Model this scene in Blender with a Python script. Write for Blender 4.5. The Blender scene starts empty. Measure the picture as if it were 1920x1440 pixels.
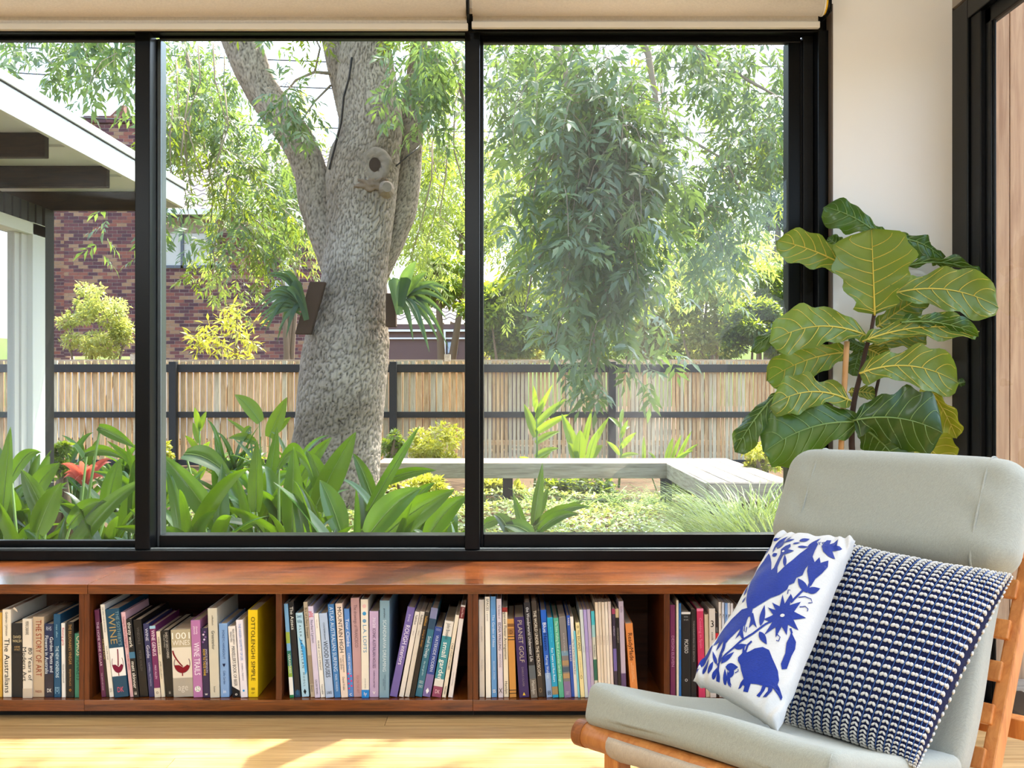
import bpy, bmesh, math, random
import numpy as np
from mathutils import Vector, Matrix, noise
from mathutils.geometry import tessellate_polygon

random.seed(7)
RNG = np.random.default_rng(11)
SC = bpy.context.scene
COL = SC.collection
R = math.radians

# ------------------------------------------------------------------ camera, sky, sun, lamps, exposure
FPX, CX, CY, CAMZ = 1920.0, 960.0, 720.0, 1.01
cam_data = bpy.data.cameras.new('camera')
cam_data.sensor_width = 36.0
cam_data.lens = 36.0
cam_data.clip_start = 0.05
cam_data.clip_end = 300
cam = bpy.data.objects.new('camera', cam_data)
cam.location = (0, 0, CAMZ)
cam.rotation_euler = (R(90), 0, 0)
COL.objects.link(cam)
SC.camera = cam

SUN_DIR = Vector((0.63, 1.0, 2.5)).normalized()          # towards the sun
world = bpy.data.worlds.new('world')
SC.world = world
world.use_nodes = True
wn = world.node_tree
wn.nodes.clear()
sky = wn.nodes.new('ShaderNodeTexSky')
sky.sky_type = 'NISHITA'
sky.sun_disc = False
sky.sun_elevation = math.asin(SUN_DIR.z)
sky.sun_rotation = math.atan2(SUN_DIR.x, SUN_DIR.y)
sky.air_density = 1.0
sky.dust_density = 4.0
sky.ozone_density = 1.0
wbg = wn.nodes.new('ShaderNodeBackground')
wbg.inputs['Strength'].default_value = 0.80
wout = wn.nodes.new('ShaderNodeOutputWorld')
wn.links.new(sky.outputs[0], wbg.inputs['Color'])
wn.links.new(wbg.outputs[0], wout.inputs['Surface'])

sun_data = bpy.data.lights.new('sun', 'SUN')
sun_data.energy = 11.0
sun_data.color = (1.0, 0.955, 0.88)
sun_data.angle = R(0.6)
sun = bpy.data.objects.new('sun', sun_data)
sun.rotation_euler = (-SUN_DIR).to_track_quat('-Z', 'Y').to_euler()
sun.location = (4, 6, 18)
COL.objects.link(sun)

# unseen fill spots added under the ceiling to brighten the room
for ix in range(5):
    for iy in range(5):
        ld = bpy.data.lights.new('fill_spot', 'SPOT')
        ld.energy = 20.0
        ld.spot_size = R(126)
        ld.spot_blend = 0.7
        ld.shadow_soft_size = 0.045
        ld.color = (0.90, 0.97, 1.0)
        lo = bpy.data.objects.new('fill_spot', ld)
        lo.location = (-3.4 + ix * 1.08, 1.9 - iy * 1.15, 2.70)
        COL.objects.link(lo)

# two more unseen fills added at the back, brightening the window wall
for lx in (-3.47, -.37):
    ld = bpy.data.lights.new('rear_fill', 'SPOT')
    ld.energy = 125.0
    ld.spot_size = R(120)
    ld.spot_blend = 1.0
    ld.shadow_soft_size = 0.06
    ld.color = (0.86, 0.95, 1.0)
    lo = bpy.data.objects.new('rear_fill', ld)
    lo.location = (lx, -2.6, 2.55)
    lo.rotation_euler = (R(72), 0, 0)
    COL.objects.link(lo)

SC.view_settings.view_transform = 'Standard'
SC.view_settings.look = 'None'
SC.view_settings.gamma = 1.0
SC.view_settings.use_curve_mapping = False
SC.view_settings.exposure = 0.45
cy = SC.cycles
cy.use_denoising = True
cy.max_bounces = 8
cy.diffuse_bounces = 4
cy.glossy_bounces = 4
cy.transmission_bounces = 6
cy.transparent_max_bounces = 12
cy.caustics_reflective = False
cy.caustics_refractive = False
cy.sample_clamp_indirect = 6.0

# ------------------------------------------------------------------ helpers
def P(px, py, Y):
    """The point at depth Y that the photograph's measured pixel stands for."""
    return Vector(((px - CX) * Y / FPX, Y, CAMZ - (py - CY) * Y / FPX))

def tag(o, label=None, cat=None, group=None, kind=None):
    if label: o['label'] = label
    if cat: o['category'] = cat
    if group: o['group'] = group
    if kind: o['kind'] = kind
    return o

def thing(name, label=None, cat=None, loc=(0, 0, 0), group=None, kind=None):
    o = bpy.data.objects.new(name, None)
    o.empty_display_size = 0.1
    o.location = loc
    COL.objects.link(o)
    return tag(o, label, cat, group, kind)

def wmat(o):
    m = o.matrix_basis.copy()
    if o.parent is not None:
        m = wmat(o.parent) @ o.matrix_parent_inverse @ m
    return m

def link(name, me, parent=None, mats=None):
    """mesh data given in world coordinates unless the object is moved afterwards"""
    if mats is not None:
        for m in (mats if isinstance(mats, (list, tuple)) else [mats]):
            me.materials.append(m)
    o = bpy.data.objects.new(name, me)
    COL.objects.link(o)
    if parent is not None:
        o.parent = parent
        o.matrix_parent_inverse = wmat(parent).inverted()
    return o

class MB:
    """collects shapes in world coordinates, builds one mesh object"""
    def __init__(s):
        s.v, s.f, s.mi = [], [], []
    def add(s, vs, fs, mi=0):
        b = len(s.v)
        s.v.extend([tuple(x) for x in vs])
        s.f.extend([tuple(i + b for i in f) for f in fs])
        s.mi.extend([mi] * len(fs))
        return s
    def box(s, x0, x1, y0, y1, z0, z1, mi=0):
        vs = [(x, y, z) for x in (x0, x1) for y in (y0, y1) for z in (z0, z1)]
        fs = [(0, 1, 3, 2), (4, 6, 7, 5), (0, 4, 5, 1), (2, 3, 7, 6), (0, 2, 6, 4), (1, 5, 7, 3)]
        return s.add(vs, fs, mi)
    def obox(s, c, ax, ay, az, mi=0):
        """box with centre c and half-axis vectors"""
        c = Vector(c)
        vs = [c + ax * i + ay * j + az * k for i in (-1, 1) for j in (-1, 1) for k in (-1, 1)]
        fs = [(0, 1, 3, 2), (4, 6, 7, 5), (0, 4, 5, 1), (2, 3, 7, 6), (0, 2, 6, 4), (1, 5, 7, 3)]
        return s.add(vs, fs, mi)
    def tube(s, pts, rad, n=8, mi=0, cap=True):
        pts = [Vector(p) for p in pts]
        if not isinstance(rad, (list, tuple)): rad = [rad] * len(pts)
        t0 = (pts[1] - pts[0]).normalized()
        ref = Vector((0, 0, 1)) if abs(t0.z) < .9 else Vector((1, 0, 0))
        u = t0.cross(ref).normalized()
        vs, fs = [], []
        for i, p in enumerate(pts):
            t = (pts[min(i + 1, len(pts) - 1)] - pts[max(i - 1, 0)]).normalized()
            u = (u - t * u.dot(t)).normalized()
            w = t.cross(u)
            for k in range(n):
                a = 2 * math.pi * k / n
                vs.append(p + (u * math.cos(a) + w * math.sin(a)) * rad[i])
        for i in range(len(pts) - 1):
            for k in range(n):
                k2 = (k + 1) % n
                fs.append((i * n + k, i * n + k2, (i + 1) * n + k2, (i + 1) * n + k))
        if cap:
            fs.append(tuple(range(n - 1, -1, -1)))
            fs.append(tuple((len(pts) - 1) * n + k for k in range(n)))
        return s.add(vs, fs, mi)
    def grid(s, rows, mi=0):
        nr, nc = len(rows), len(rows[0])
        vs = [p for r in rows for p in r]
        fs = [(i * nc + j, i * nc + j + 1, (i + 1) * nc + j + 1, (i + 1) * nc + j) for i in range(nr - 1) for j in range(nc - 1)]
        return s.add(vs, fs, mi)
    def ell(s, c, ax, ay, az, nu=8, nv=5, mi=0):
        c = Vector(c)
        vs, fs = [c - az], []
        for j in range(1, nv):
            t = math.pi * j / nv
            for i in range(nu):
                a = 2 * math.pi * i / nu
                vs.append(c + (ax * math.cos(a) + ay * math.sin(a)) * math.sin(t) - az * math.cos(t))
        vs.append(c + az)
        for i in range(nu):
            fs.append((0, 1 + (i + 1) % nu, 1 + i))
        for j in range(nv - 2):
            for i in range(nu):
                a = 1 + j * nu + i
                b = 1 + j * nu + (i + 1) % nu
                fs.append((a, b, b + nu, a + nu))
        q = len(vs) - 1
        for i in range(nu):
            fs.append((q, q - nu + i, q - nu + (i + 1) % nu))
        return s.add(vs, fs, mi)
    def mesh(s, name, smooth=False):
        me = bpy.data.meshes.new(name)
        me.from_pydata(s.v, [], s.f)
        if any(s.mi):
            me.polygons.foreach_set('material_index', s.mi)
        if smooth:
            me.polygons.foreach_set('use_smooth', [True] * len(s.f))
        me.update()
        return me
    def build(s, name, mats, parent=None, smooth=False, bevel=0.0, seg=2):
        o = link(name, s.mesh(name, smooth), parent, mats)
        if bevel:
            m = o.modifiers.new('edge', 'BEVEL')
            m.width = bevel
            m.segments = seg
            m.limit_method = 'ANGLE'
            m.angle_limit = R(40)
        return o

def fast_mesh(name, V, F, attr=None, smooth=False):
    """numpy verts (n,3) and faces (m,k)"""
    me = bpy.data.meshes.new(name)
    V = np.ascontiguousarray(V, dtype=np.float32)
    F = np.ascontiguousarray(F, dtype=np.int32)
    me.vertices.add(len(V))
    me.vertices.foreach_set('co', V.ravel())
    k = F.shape[1]
    me.loops.add(F.size)
    me.loops.foreach_set('vertex_index', F.ravel())
    me.polygons.add(len(F))
    me.polygons.foreach_set('loop_start', np.arange(0, F.size, k, dtype=np.int32))
    me.polygons.foreach_set('loop_total', np.full(len(F), k, dtype=np.int32))
    if smooth:
        me.polygons.foreach_set('use_smooth', np.ones(len(F), dtype=bool))
    for nm, a in (attr or {}).items():
        at = me.attributes.new(nm, 'FLOAT', 'POINT')
        at.data.foreach_set('value', np.ascontiguousarray(a, dtype=np.float32))
    me.update(calc_edges=True)
    me.validate()
    return me

def rbox(hx, hy, hz, r, n=12, fn=None):
    """rounded box, half sizes, as verts and quads (local)"""
    def line(h):
        t = np.linspace(-1, 1, n + 1)
        t = np.sin(t * math.pi / 2) * .55 + t * .45
        return t * h
    xs, ys, zs = line(hx), line(hy), line(hz)
    vs, fs = [], []
    def face(A, B, mk, flip):
        b = len(vs)
        for a in A:
            for c in B:
                vs.append(mk(a, c))
        nb = len(B)
        for i in range(len(A) - 1):
            for j in range(nb - 1):
                q = [b + i * nb + j, b + i * nb + j + 1, b + (i + 1) * nb + j + 1, b + (i + 1) * nb + j]
                fs.append(q[::-1] if flip else q)
    for sgn in (-1, 1):
        face(xs, ys, lambda a, c: (a, c, sgn * hz), sgn > 0)
        face(xs, zs, lambda a, c: (a, sgn * hy, c), sgn < 0)
        face(ys, zs, lambda a, c: (sgn * hx, a, c), sgn > 0)
    out = []
    for v in vs:
        q = Vector(v)
        c = Vector((max(-hx + r, min(hx - r, q.x)), max(-hy + r, min(hy - r, q.y)), max(-hz + r, min(hz - r, q.z))))
        d = q - c
        q = c + d.normalized() * r if d.length > 1e-9 else q
        out.append(fn(q) if fn else q)
    return out, fs

def rb_obj(name, c, ax, ay, az, h, r, mats, parent, n=12, fn=None):
    vs, fs = rbox(h[0], h[1], h[2], r, n, fn)
    c = Vector(c)
    bm = bmesh.new()
    bv = [bm.verts.new(c + ax * v.x + ay * v.y + az * v.z) for v in vs]
    for f in fs:
        bm.faces.new([bv[i] for i in f])
    bmesh.ops.remove_doubles(bm, verts=bm.verts, dist=1e-5)
    bmesh.ops.recalc_face_normals(bm, faces=bm.faces)
    for f in bm.faces: f.smooth = True
    me = bpy.data.meshes.new(name)
    bm.to_mesh(me)
    bm.free()
    return link(name, me, parent, mats)

# ------------------------------------------------------------------ materials
def srgb(r, g, b):
    f = lambda c: ((c / 255 + .055) / 1.055) ** 2.4 if c > 10 else c / 255 / 12.92
    return (f(r), f(g), f(b), 1.0)

class N:
    """small node graph helper"""
    def __init__(s, name):
        s.m = bpy.data.materials.new(name)
        s.m.use_nodes = True
        s.t = s.m.node_tree
        s.t.nodes.clear()
        s.out = s.t.nodes.new('ShaderNodeOutputMaterial')
    def n(s, kind, **kw):
        x = s.t.nodes.new(kind)
        for k, v in kw.items(): setattr(x, k, v)
        return x
    def l(s, a, b): s.t.links.new(a, b)
    def set(s, node, **kw):
        for k, v in kw.items():
            node.inputs[k.replace('_', ' ')].default_value = v

def plain(name, col, rough=.6, spec=.4, metal=0.0, bump=0.0, bscale=200.0, var=0.0, vscale=6.0):
    g = N(name)
    b = g.n('ShaderNodeBsdfPrincipled')
    g.set(b, Base_Color=col, Roughness=rough, Metallic=metal)
    b.inputs['Specular IOR Level'].default_value = spec
    g.l(b.outputs[0], g.out.inputs[0])
    if var or bump:
        tc = g.n('ShaderNodeTexCoord')
    if var:
        nz = g.n('ShaderNodeTexNoise')
        g.set(nz, Scale=vscale, Detail=4.0)
        g.l(tc.outputs['Object'], nz.inputs['Vector'])
        mr = g.n('ShaderNodeMapRange')
        g.set(mr, To_Min=1 - var, To_Max=1 + var)
        g.l(nz.outputs[0], mr.inputs['Value'])
        mx = g.n('ShaderNodeVectorMath', operation='SCALE')
        mx.inputs[0].default_value = col[:3]
        g.l(mr.outputs[0], mx.inputs['Scale'])
        g.l(mx.outputs[0], b.inputs['Base Color'])
    if bump:
        nz = g.n('ShaderNodeTexNoise')
        g.set(nz, Scale=bscale, Detail=3.0)
        g.l(tc.outputs['Object'], nz.inputs['Vector'])
        bp = g.n('ShaderNodeBump')
        g.set(bp, Strength=bump, Distance=.002)
        g.l(nz.outputs[0], bp.inputs['Height'])
        g.l(bp.outputs[0], b.inputs['Normal'])
    return g.m

def wood(name, c1, c2, stretch=(1, 12, 12), rough=.35, scale=4.0, spec=.4, coat=0.0, bump=.15, c3=None):
    """grain running along the axis that is stretched least"""
    g = N(name)
    tc = g.n('ShaderNodeTexCoord')
    oi = g.n('ShaderNodeObjectInfo')
    mp = g.n('ShaderNodeMapping')
    mp.inputs['Scale'].default_value = stretch
    ad = g.n('ShaderNodeVectorMath', operation='ADD')
    sc = g.n('ShaderNodeVectorMath', operation='SCALE')
    cb = g.n('ShaderNodeCombineXYZ')
    for i in range(3): g.l(oi.outputs['Random'], cb.inputs[i])
    sc.inputs['Scale'].default_value = 17.0
    g.l(cb.outputs[0], sc.inputs[0])
    g.l(tc.outputs['Object'], ad.inputs[0])
    g.l(sc.outputs[0], ad.inputs[1])
    g.l(ad.outputs[0], mp.inputs['Vector'])
    nz = g.n('ShaderNodeTexNoise')
    g.set(nz, Scale=scale, Detail=8.0, Roughness=.65, Distortion=.6)
    g.l(mp.outputs[0], nz.inputs['Vector'])
    rp = g.n('ShaderNodeValToRGB')
    rp.color_ramp.elements[0].position = .32
    rp.color_ramp.elements[0].color = c1
    rp.color_ramp.elements[1].position = .68
    rp.color_ramp.elements[1].color = c2
    g.l(nz.outputs[0], rp.inputs[0])
    b = g.n('ShaderNodeBsdfPrincipled')
    g.set(b, Roughness=rough)
    b.inputs['Specular IOR Level'].default_value = spec
    b.inputs['Coat Weight'].default_value = coat
    b.inputs['Coat Roughness'].default_value = .12
    hv = g.n('ShaderNodeHueSaturation')
    mr = g.n('ShaderNodeMapRange')
    g.set(mr, To_Min=.88, To_Max=1.12)
    g.l(oi.outputs['Random'], mr.inputs['Value'])
    g.l(mr.outputs[0], hv.inputs['Value'])
    g.l(rp.outputs[0], hv.inputs['Color'])
    g.l(hv.outputs[0], b.inputs['Base Color'])
    if bump:
        bp = g.n('ShaderNodeBump')
        g.set(bp, Strength=bump, Distance=.002)
        g.l(nz.outputs[0], bp.inputs['Height'])
        g.l(bp.outputs[0], b.inputs['Normal'])
    g.l(b.outputs[0], g.out.inputs[0])
    return g.m

def foliage(name, c_dark, c_light, trans, tw=.45, rough=.5, spec=.3, attr=True, c_back=None):
    """leaf: reflecting front, light shining through"""
    g = N(name)
    mixc = g.n('ShaderNodeMix', data_type='RGBA')
    if attr:
        a = g.n('ShaderNodeAttribute', attribute_name='tint')
        src = a.outputs['Fac']
    else:
        a = g.n('ShaderNodeObjectInfo')
        src = a.outputs['Random']
    g.l(src, mixc.inputs['Factor'])
    mixc.inputs['A'].default_value = c_dark
    mixc.inputs['B'].default_value = c_light
    colout = mixc.outputs['Result']
    if c_back is not None:
        ge = g.n('ShaderNodeNewGeometry')
        m2 = g.n('ShaderNodeMix', data_type='RGBA')
        g.l(ge.outputs['Backfacing'], m2.inputs['Factor'])
        g.l(colout, m2.inputs['A'])
        m2.inputs['B'].default_value = c_back
        colout = m2.outputs['Result']
    b = g.n('ShaderNodeBsdfPrincipled')
    g.set(b, Roughness=rough)
    b.inputs['Specular IOR Level'].default_value = spec
    g.l(colout, b.inputs['Base Color'])
    t = g.n('ShaderNodeBsdfTranslucent')
    m3 = g.n('ShaderNodeMix', data_type='RGBA')
    m3.inputs['Factor'].default_value = .7
    g.l(colout, m3.inputs['A'])
    m3.inputs['B'].default_value = trans
    g.l(m3.outputs['Result'], t.inputs['Color'])
    ms = g.n('ShaderNodeMixShader')
    ms.inputs[0].default_value = tw
    g.l(b.outputs[0], ms.inputs[1])
    g.l(t.outputs[0], ms.inputs[2])
    g.l(ms.outputs[0], g.out.inputs[0])
    return g.m

def glass(name, refl=1.0, haze=0.0, hcol=(.9, .95, 1, 1), tintc=(.96, .985, .97, 1)):
    """thin window pane: clear, Fresnel reflection, a film of dust"""
    g = N(name)
    tr = g.n('ShaderNodeBsdfTransparent')
    tr.inputs['Color'].default_value = tintc
    gl = g.n('ShaderNodeBsdfGlossy')
    gl.inputs['Roughness'].default_value = 0.0
    ge = g.n('ShaderNodeNewGeometry')
    dt = g.n('ShaderNodeVectorMath', operation='DOT_PRODUCT')
    g.l(ge.outputs['Normal'], dt.inputs[0])
    g.l(ge.outputs['Incoming'], dt.inputs[1])
    ab = g.n('ShaderNodeMath', operation='ABSOLUTE')
    g.l(dt.outputs['Value'], ab.inputs[0])
    om = g.n('ShaderNodeMath', operation='SUBTRACT')
    om.inputs[0].default_value = 1.0
    g.l(ab.outputs[0], om.inputs[1])
    pw = g.n('ShaderNodeMath', operation='POWER')
    pw.inputs[1].default_value = 5.0
    g.l(om.outputs[0], pw.inputs[0])
    fr = g.n('ShaderNodeMath', operation='MULTIPLY_ADD')
    fr.inputs[1].default_value = .94
    fr.inputs[2].default_value = .045
    g.l(pw.outputs[0], fr.inputs[0])
    mu = g.n('ShaderNodeMath', operation='MULTIPLY')
    mu.inputs[1].default_value = refl
    g.l(fr.outputs[0], mu.inputs[0])
    ms = g.n('ShaderNodeMixShader')
    g.l(mu.outputs[0], ms.inputs[0])
    g.l(tr.outputs[0], ms.inputs[1])
    g.l(gl.outputs[0], ms.inputs[2])
    last = ms.outputs[0]
    if haze:
        tl = g.n('ShaderNodeBsdfTranslucent')
        tl.inputs['Color'].default_value = hcol
        tc = g.n('ShaderNodeTexCoord')
        nz = g.n('ShaderNodeTexNoise')
        g.set(nz, Scale=2.2, Detail=5.0)
        g.l(tc.outputs['Object'], nz.inputs['Vector'])
        mr = g.n('ShaderNodeMapRange')
        g.set(mr, From_Min=.3, From_Max=.7, To_Min=haze * .5, To_Max=haze * 1.4)
        g.l(nz.outputs[0], mr.inputs['Value'])
        m2 = g.n('ShaderNodeMixShader')
        g.l(mr.outputs[0], m2.inputs[0])
        g.l(last, m2.inputs[1])
        g.l(tl.outputs[0], m2.inputs[2])
        last = m2.outputs[0]
    g.l(last, g.out.inputs[0])
    return g.m

def fabric(name, col, scale=900.0, bump=.35, rough=.9, var=.06, sheen=.2):
    g = N(name)
    tc = g.n('ShaderNodeTexCoord')
    b = g.n('ShaderNodeBsdfPrincipled')
    g.set(b, Roughness=rough)
    b.inputs['Specular IOR Level'].default_value = .15
    b.inputs['Sheen Weight'].default_value = sheen
    w = []
    for k, st in enumerate(((1, .15, 1), (.15, 1, .15))):
        mp = g.n('ShaderNodeMapping')
        mp.inputs['Scale'].default_value = st
        nz = g.n('ShaderNodeTexNoise')
        g.set(nz, Scale=scale, Detail=2.0)
        g.l(tc.outputs['Object'], mp.inputs['Vector'])
        g.l(mp.outputs[0], nz.inputs['Vector'])
        w.append(nz)
    ad = g.n('ShaderNodeMath', operation='ADD')
    g.l(w[0].outputs[0], ad.inputs[0])
    g.l(w[1].outputs[0], ad.inputs[1])
    mr = g.n('ShaderNodeMapRange')
    g.set(mr, From_Min=.7, From_Max=1.3, To_Min=1 - var * 1.6, To_Max=1 + var * 1.6)
    g.l(ad.outputs[0], mr.inputs['Value'])
    sc = g.n('ShaderNodeVectorMath', operation='SCALE')
    sc.inputs[0].default_value = col[:3]
    g.l(mr.outputs[0], sc.inputs['Scale'])
    g.l(sc.outputs[0], b.inputs['Base Color'])
    bp = g.n('ShaderNodeBump')
    g.set(bp, Strength=bump, Distance=.0012)
    g.l(ad.outputs[0], bp.inputs['Height'])
    g.l(bp.outputs[0], b.inputs['Normal'])
    g.l(b.outputs[0], g.out.inputs[0])
    return g.m

M = {}
M['white_wall'] = plain('white_wall', srgb(236, 238, 238), .85, .2, bump=.06, bscale=400)
M['ceiling'] = plain('ceiling_white', srgb(235, 235, 232), .9, .2)
M['black_metal'] = plain('black_metal', srgb(6, 8, 10), .32, .18)
M['black_deep'] = plain('black_deep', srgb(5, 6, 7), .5, .25)
M['pale_metal'] = plain('pale_metal', srgb(120, 130, 135), .3, .5, metal=.8)
M['shadow_trim'] = plain('shadow_trim', srgb(95, 85, 76), .8)
M['grey_trim'] = plain('grey_trim', srgb(150, 146, 138), .8)
M['glass'] = glass('glass', .8, .002)
M['glass_dusty'] = glass('glass_dusty', 1.0, .018)
M['glass_dark'] = glass('glass_dark', 1.6, .0)
M['glass_pale'] = glass('glass_pale', 1.2, .06)
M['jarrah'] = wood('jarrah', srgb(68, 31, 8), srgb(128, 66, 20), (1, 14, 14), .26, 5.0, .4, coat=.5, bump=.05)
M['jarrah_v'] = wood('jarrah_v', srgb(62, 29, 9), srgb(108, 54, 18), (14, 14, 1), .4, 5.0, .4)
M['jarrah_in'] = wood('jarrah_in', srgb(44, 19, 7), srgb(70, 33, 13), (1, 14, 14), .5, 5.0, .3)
M['floorwood'] = wood('floorwood', srgb(168, 130, 82), srgb(212, 178, 124), (1, 22, 22), .32, 3.0, .5, coat=.2, bump=.05)
M['oak'] = wood('oak', srgb(168, 98, 44), srgb(205, 138, 74), (9, 9, 1.2), .4, 6.0, .4)
M['oak_dark'] = wood('oak_dark', srgb(104, 58, 24), srgb(150, 88, 40), (9, 9, 3), .4, 6.0, .4)
M['cladding'] = wood('cladding', srgb(166, 124, 90), srgb(204, 166, 128), (16, 16, 1), .6, 3.0, .3)
M['linen'] = fabric('linen', srgb(152, 155, 145), 900, .3, var=.07)
M['canvas'] = fabric('canvas', srgb(176, 160, 140), 700, .25)
M['blind'] = fabric('blind', srgb(214, 208, 196), 800, .15, var=.05)
M['white_plastic'] = plain('white_plastic', srgb(214, 212, 204), .4)
M['yellow_plastic'] = plain('yellow_plastic', srgb(235, 190, 25), .4)
M['page'] = plain('page', srgb(196, 176, 150), .9, .1)
M['soil'] = plain('soil', srgb(82, 66, 48), .95, .1, var=.4, vscale=3)
M['fence_black'] = plain('fence_black', srgb(22, 24, 26), .6)
M['batten'] = wood('batten', srgb(176, 136, 92), srgb(222, 190, 144), (10, 10, .8), .75, 4.0, .2)
M['batten_grey'] = wood('batten_grey', srgb(176, 158, 126), srgb(216, 202, 172), (10, 10, .8), .8, 4.0, .2)
M['old_timber'] = wood('old_timber', srgb(128, 116, 100), srgb(178, 166, 148), (1, 12, 12), .8, 3.0, .2)
M['old_timber_y'] = wood('old_timber_y', srgb(140, 130, 114), srgb(190, 180, 164), (12, 1, 12), .8, 3.0, .2)
M['dark_beam'] = wood('dark_beam', srgb(20, 13, 9), srgb(58, 38, 25), (1, 9, 9), .6, 5.0, .3)
M['white_paint'] = plain('white_paint', srgb(232, 233, 226), .5, .4)
M['clad_black'] = plain('clad_black', srgb(20, 21, 22), .6)
# ------------------------------------------------------------------ room shell
def struct(name, mb_or_none, mats=None, parent=None, **kw):
    if mb_or_none is None:
        return thing(name, kind='structure')
    o = mb_or_none.build(name, mats, parent, **kw)
    if parent is None: o['kind'] = 'structure'
    return o

WL, WR, WB = -4.3, 1.483, -5.0           # room: left, right, back
H = 2.72
floor = struct('floor', MB().box(WL, 1.62, WB, 3.62, -.06, -.012), M['floorwood'])
rf = random.Random(3)
yb = 3.16
k = 0
while yb > -4.9:
    wb = .132
    x = WL - rf.random() * 1.5
    while x < 1.5:
        ln = 1.5 + rf.random() * 1.4
        x0, x1 = max(x, WL), min(x + ln, 1.5)
        if x1 > x0 + .02 and (yb > 1.2 or k % 1 == 0):
            MB().box(x0 + .0007, x1 - .0007, yb - wb + .0007, yb - .0007, -.012, 0).build('floorboard', M['floorwood'], floor)
        x += ln
    if yb < 1.0: break
    yb -= wb
    k += 1
MB().box(WL, 1.5, WB, yb - wb, -.012, -.0005).build('floor_rear', M['floorwood'], floor)

ceiling = struct('ceiling', MB().box(WL - .2, 1.75, WB, 3.66, H, H + .2), M['ceiling'])
struct('wall_back', MB().box(WL - .15, 1.75, WB - .15, WB, 0, H), M['white_wall'])
struct('wall_left', MB().box(WL - .15, WL, WB, 3.45, 0, H), M['white_wall'])
wf = struct('wall_front', MB().box(WL, WR, 3.45, 3.56, 2.275, H), M['white_wall'])
MB().box(1.079, WR, 3.45, 3.62, .0, 2.275).build('wall_pier', M['white_wall'], wf)
MB().box(WL, 1.079, 3.50, 3.62, .0, .40).build('wall_apron', M['white_wall'], wf)
MB().box(1.0745, 1.0805, 3.446, 3.60, .41, 2.29).build('reveal_bead', M['shadow_trim'], wf, bevel=.001)
# right wall: grey lining above the glazed door
wr = struct('wall_right', MB().box(WR, WR + .14, -5.0, 3.62, 2.275, H), M['grey_trim'])
MB().box(WR - .004, WR + .10, 3.455, 3.62, 0, 2.275).build('shadow_gap', M['shadow_trim'], wr)

# ------------------------------------------------------------------ the long window
win = struct('window_1', None)
def wbox(name, x0, x1, y0, y1, z0, z1, mat='black_metal', par=None, bev=.003):
    return MB().box(x0, x1, y0, y1, z0, z1).build(name, M[mat], par or win, bevel=bev)
wbox('window_sill', WL, 1.079, 3.482, 3.66, .409, .444)
wbox('sill_track', WL, 1.0, 3.500, 3.515, .444, .449, 'pale_metal', bev=.001)  # pale colour paints the highlight along the sill ledge
wbox('window_head', WL, 1.079, 3.50, 3.56, 2.212, 2.30)
wbox('mullion', -1.288, -1.236, 3.495, 3.66, .444, 2.212)
wbox('mullion', -.161, -.110, 3.495, 3.66, .444, 2.212)
wbox('jamb', 1.040, 1.079, 3.478, 3.66, .444, 2.212)
wbox('jamb_step', 1.004, 1.040, 3.53, 3.66, .444, 2.212, 'black_deep')
wbox('stile', .958, 1.004, 3.55, 3.62, .444, 2.205)
wbox('jamb_groove', .9995, 1.0045, 3.546, 3.56, .45, 2.2, 'black_deep', bev=0)
# left fixed light
wbox('bottom_rail', WL, -1.288, 3.545, 3.575, .444, .468)
wbox('top_rail', WL, -1.288, 3.545, 3.575, 2.20, 2.212)
# middle light
wbox('stile', -1.236, -1.222, 3.565, 3.62, .444, 2.212, 'pale_metal', bev=.002)  # paler than the black frame: the lit, reflecting side put into colour
wbox('bottom_rail', -1.222, -.161, 3.545, 3.62, .444, .486)
wbox('top_rail', -1.222, -.161, 3.545, 3.575, 2.205, 2.212)
# right sliding sash
wbox('stile', -.110, -.099, 3.545, 3.60, .444, 2.205, 'black_metal', bev=.002)
wbox('bottom_rail', -.099, .958, 3.545, 3.60, .444, .490)
wbox('top_rail', -.110, 1.0, 3.545, 3.575, 2.192, 2.214)
def pane(x0, x1, y, z0, z1, mat):
    return MB().box(x0, x1, y, y + .0002, z0, z1).build('pane', M[mat], win)
def pane1(x0, x1, y, z0, z1, mat, par=None):
    return MB().add([(x0, y, z0), (x1, y, z0), (x1, y, z1), (x0, y, z1)], [(0, 1, 2, 3)]).build('pane', M[mat], par or win)
pane1(WL, -1.288, 3.56, .466, 2.202, 'glass')
pane1(-1.222, -.161, 3.562, .484, 2.206, 'glass')
pane1(-.099, .958, 3.564, .488, 2.194, 'glass_dusty')

# ------------------------------------------------------------------ glazed door in the right wall
door = struct('door_1', None)
def dbox(name, *a, mat='black_metal', bev=.003):
    return MB().box(*a).build(name, M[mat], door, bevel=bev)
dbox('door_jamb', WR, 1.535, 3.335, 3.455, 0, 2.264)
dbox('door_jamb_step', 1.492, 1.515, 3.262, 3.332, 0, 2.264, mat='black_deep')
dbox('door_stile', 1.505, 1.515, 3.216, 3.260, 0, 2.22)
dbox('door_stile', 1.509, 1.516, 3.203, 3.214, 0, 2.22)
dbox('door_head', WR, 1.56, -4.4, 3.335, 2.20, 2.275)
dbox('door_head_rail', 1.505, 1.53, -4.4, 3.26, 2.15, 2.20, mat='black_deep')
dbox('door_threshold', WR, 1.66, -4.4, 3.335, -.06, .012)
dbox('door_stile', 1.500, 1.53, .45, .53, .012, 2.15)
MB().add([(1.512, -4.4, .012), (1.512, 3.205, .012), (1.512, 3.205, 2.16), (1.512, -4.4, 2.16)], [(0, 1, 2, 3)]).build('pane', M['glass'], door)

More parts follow.
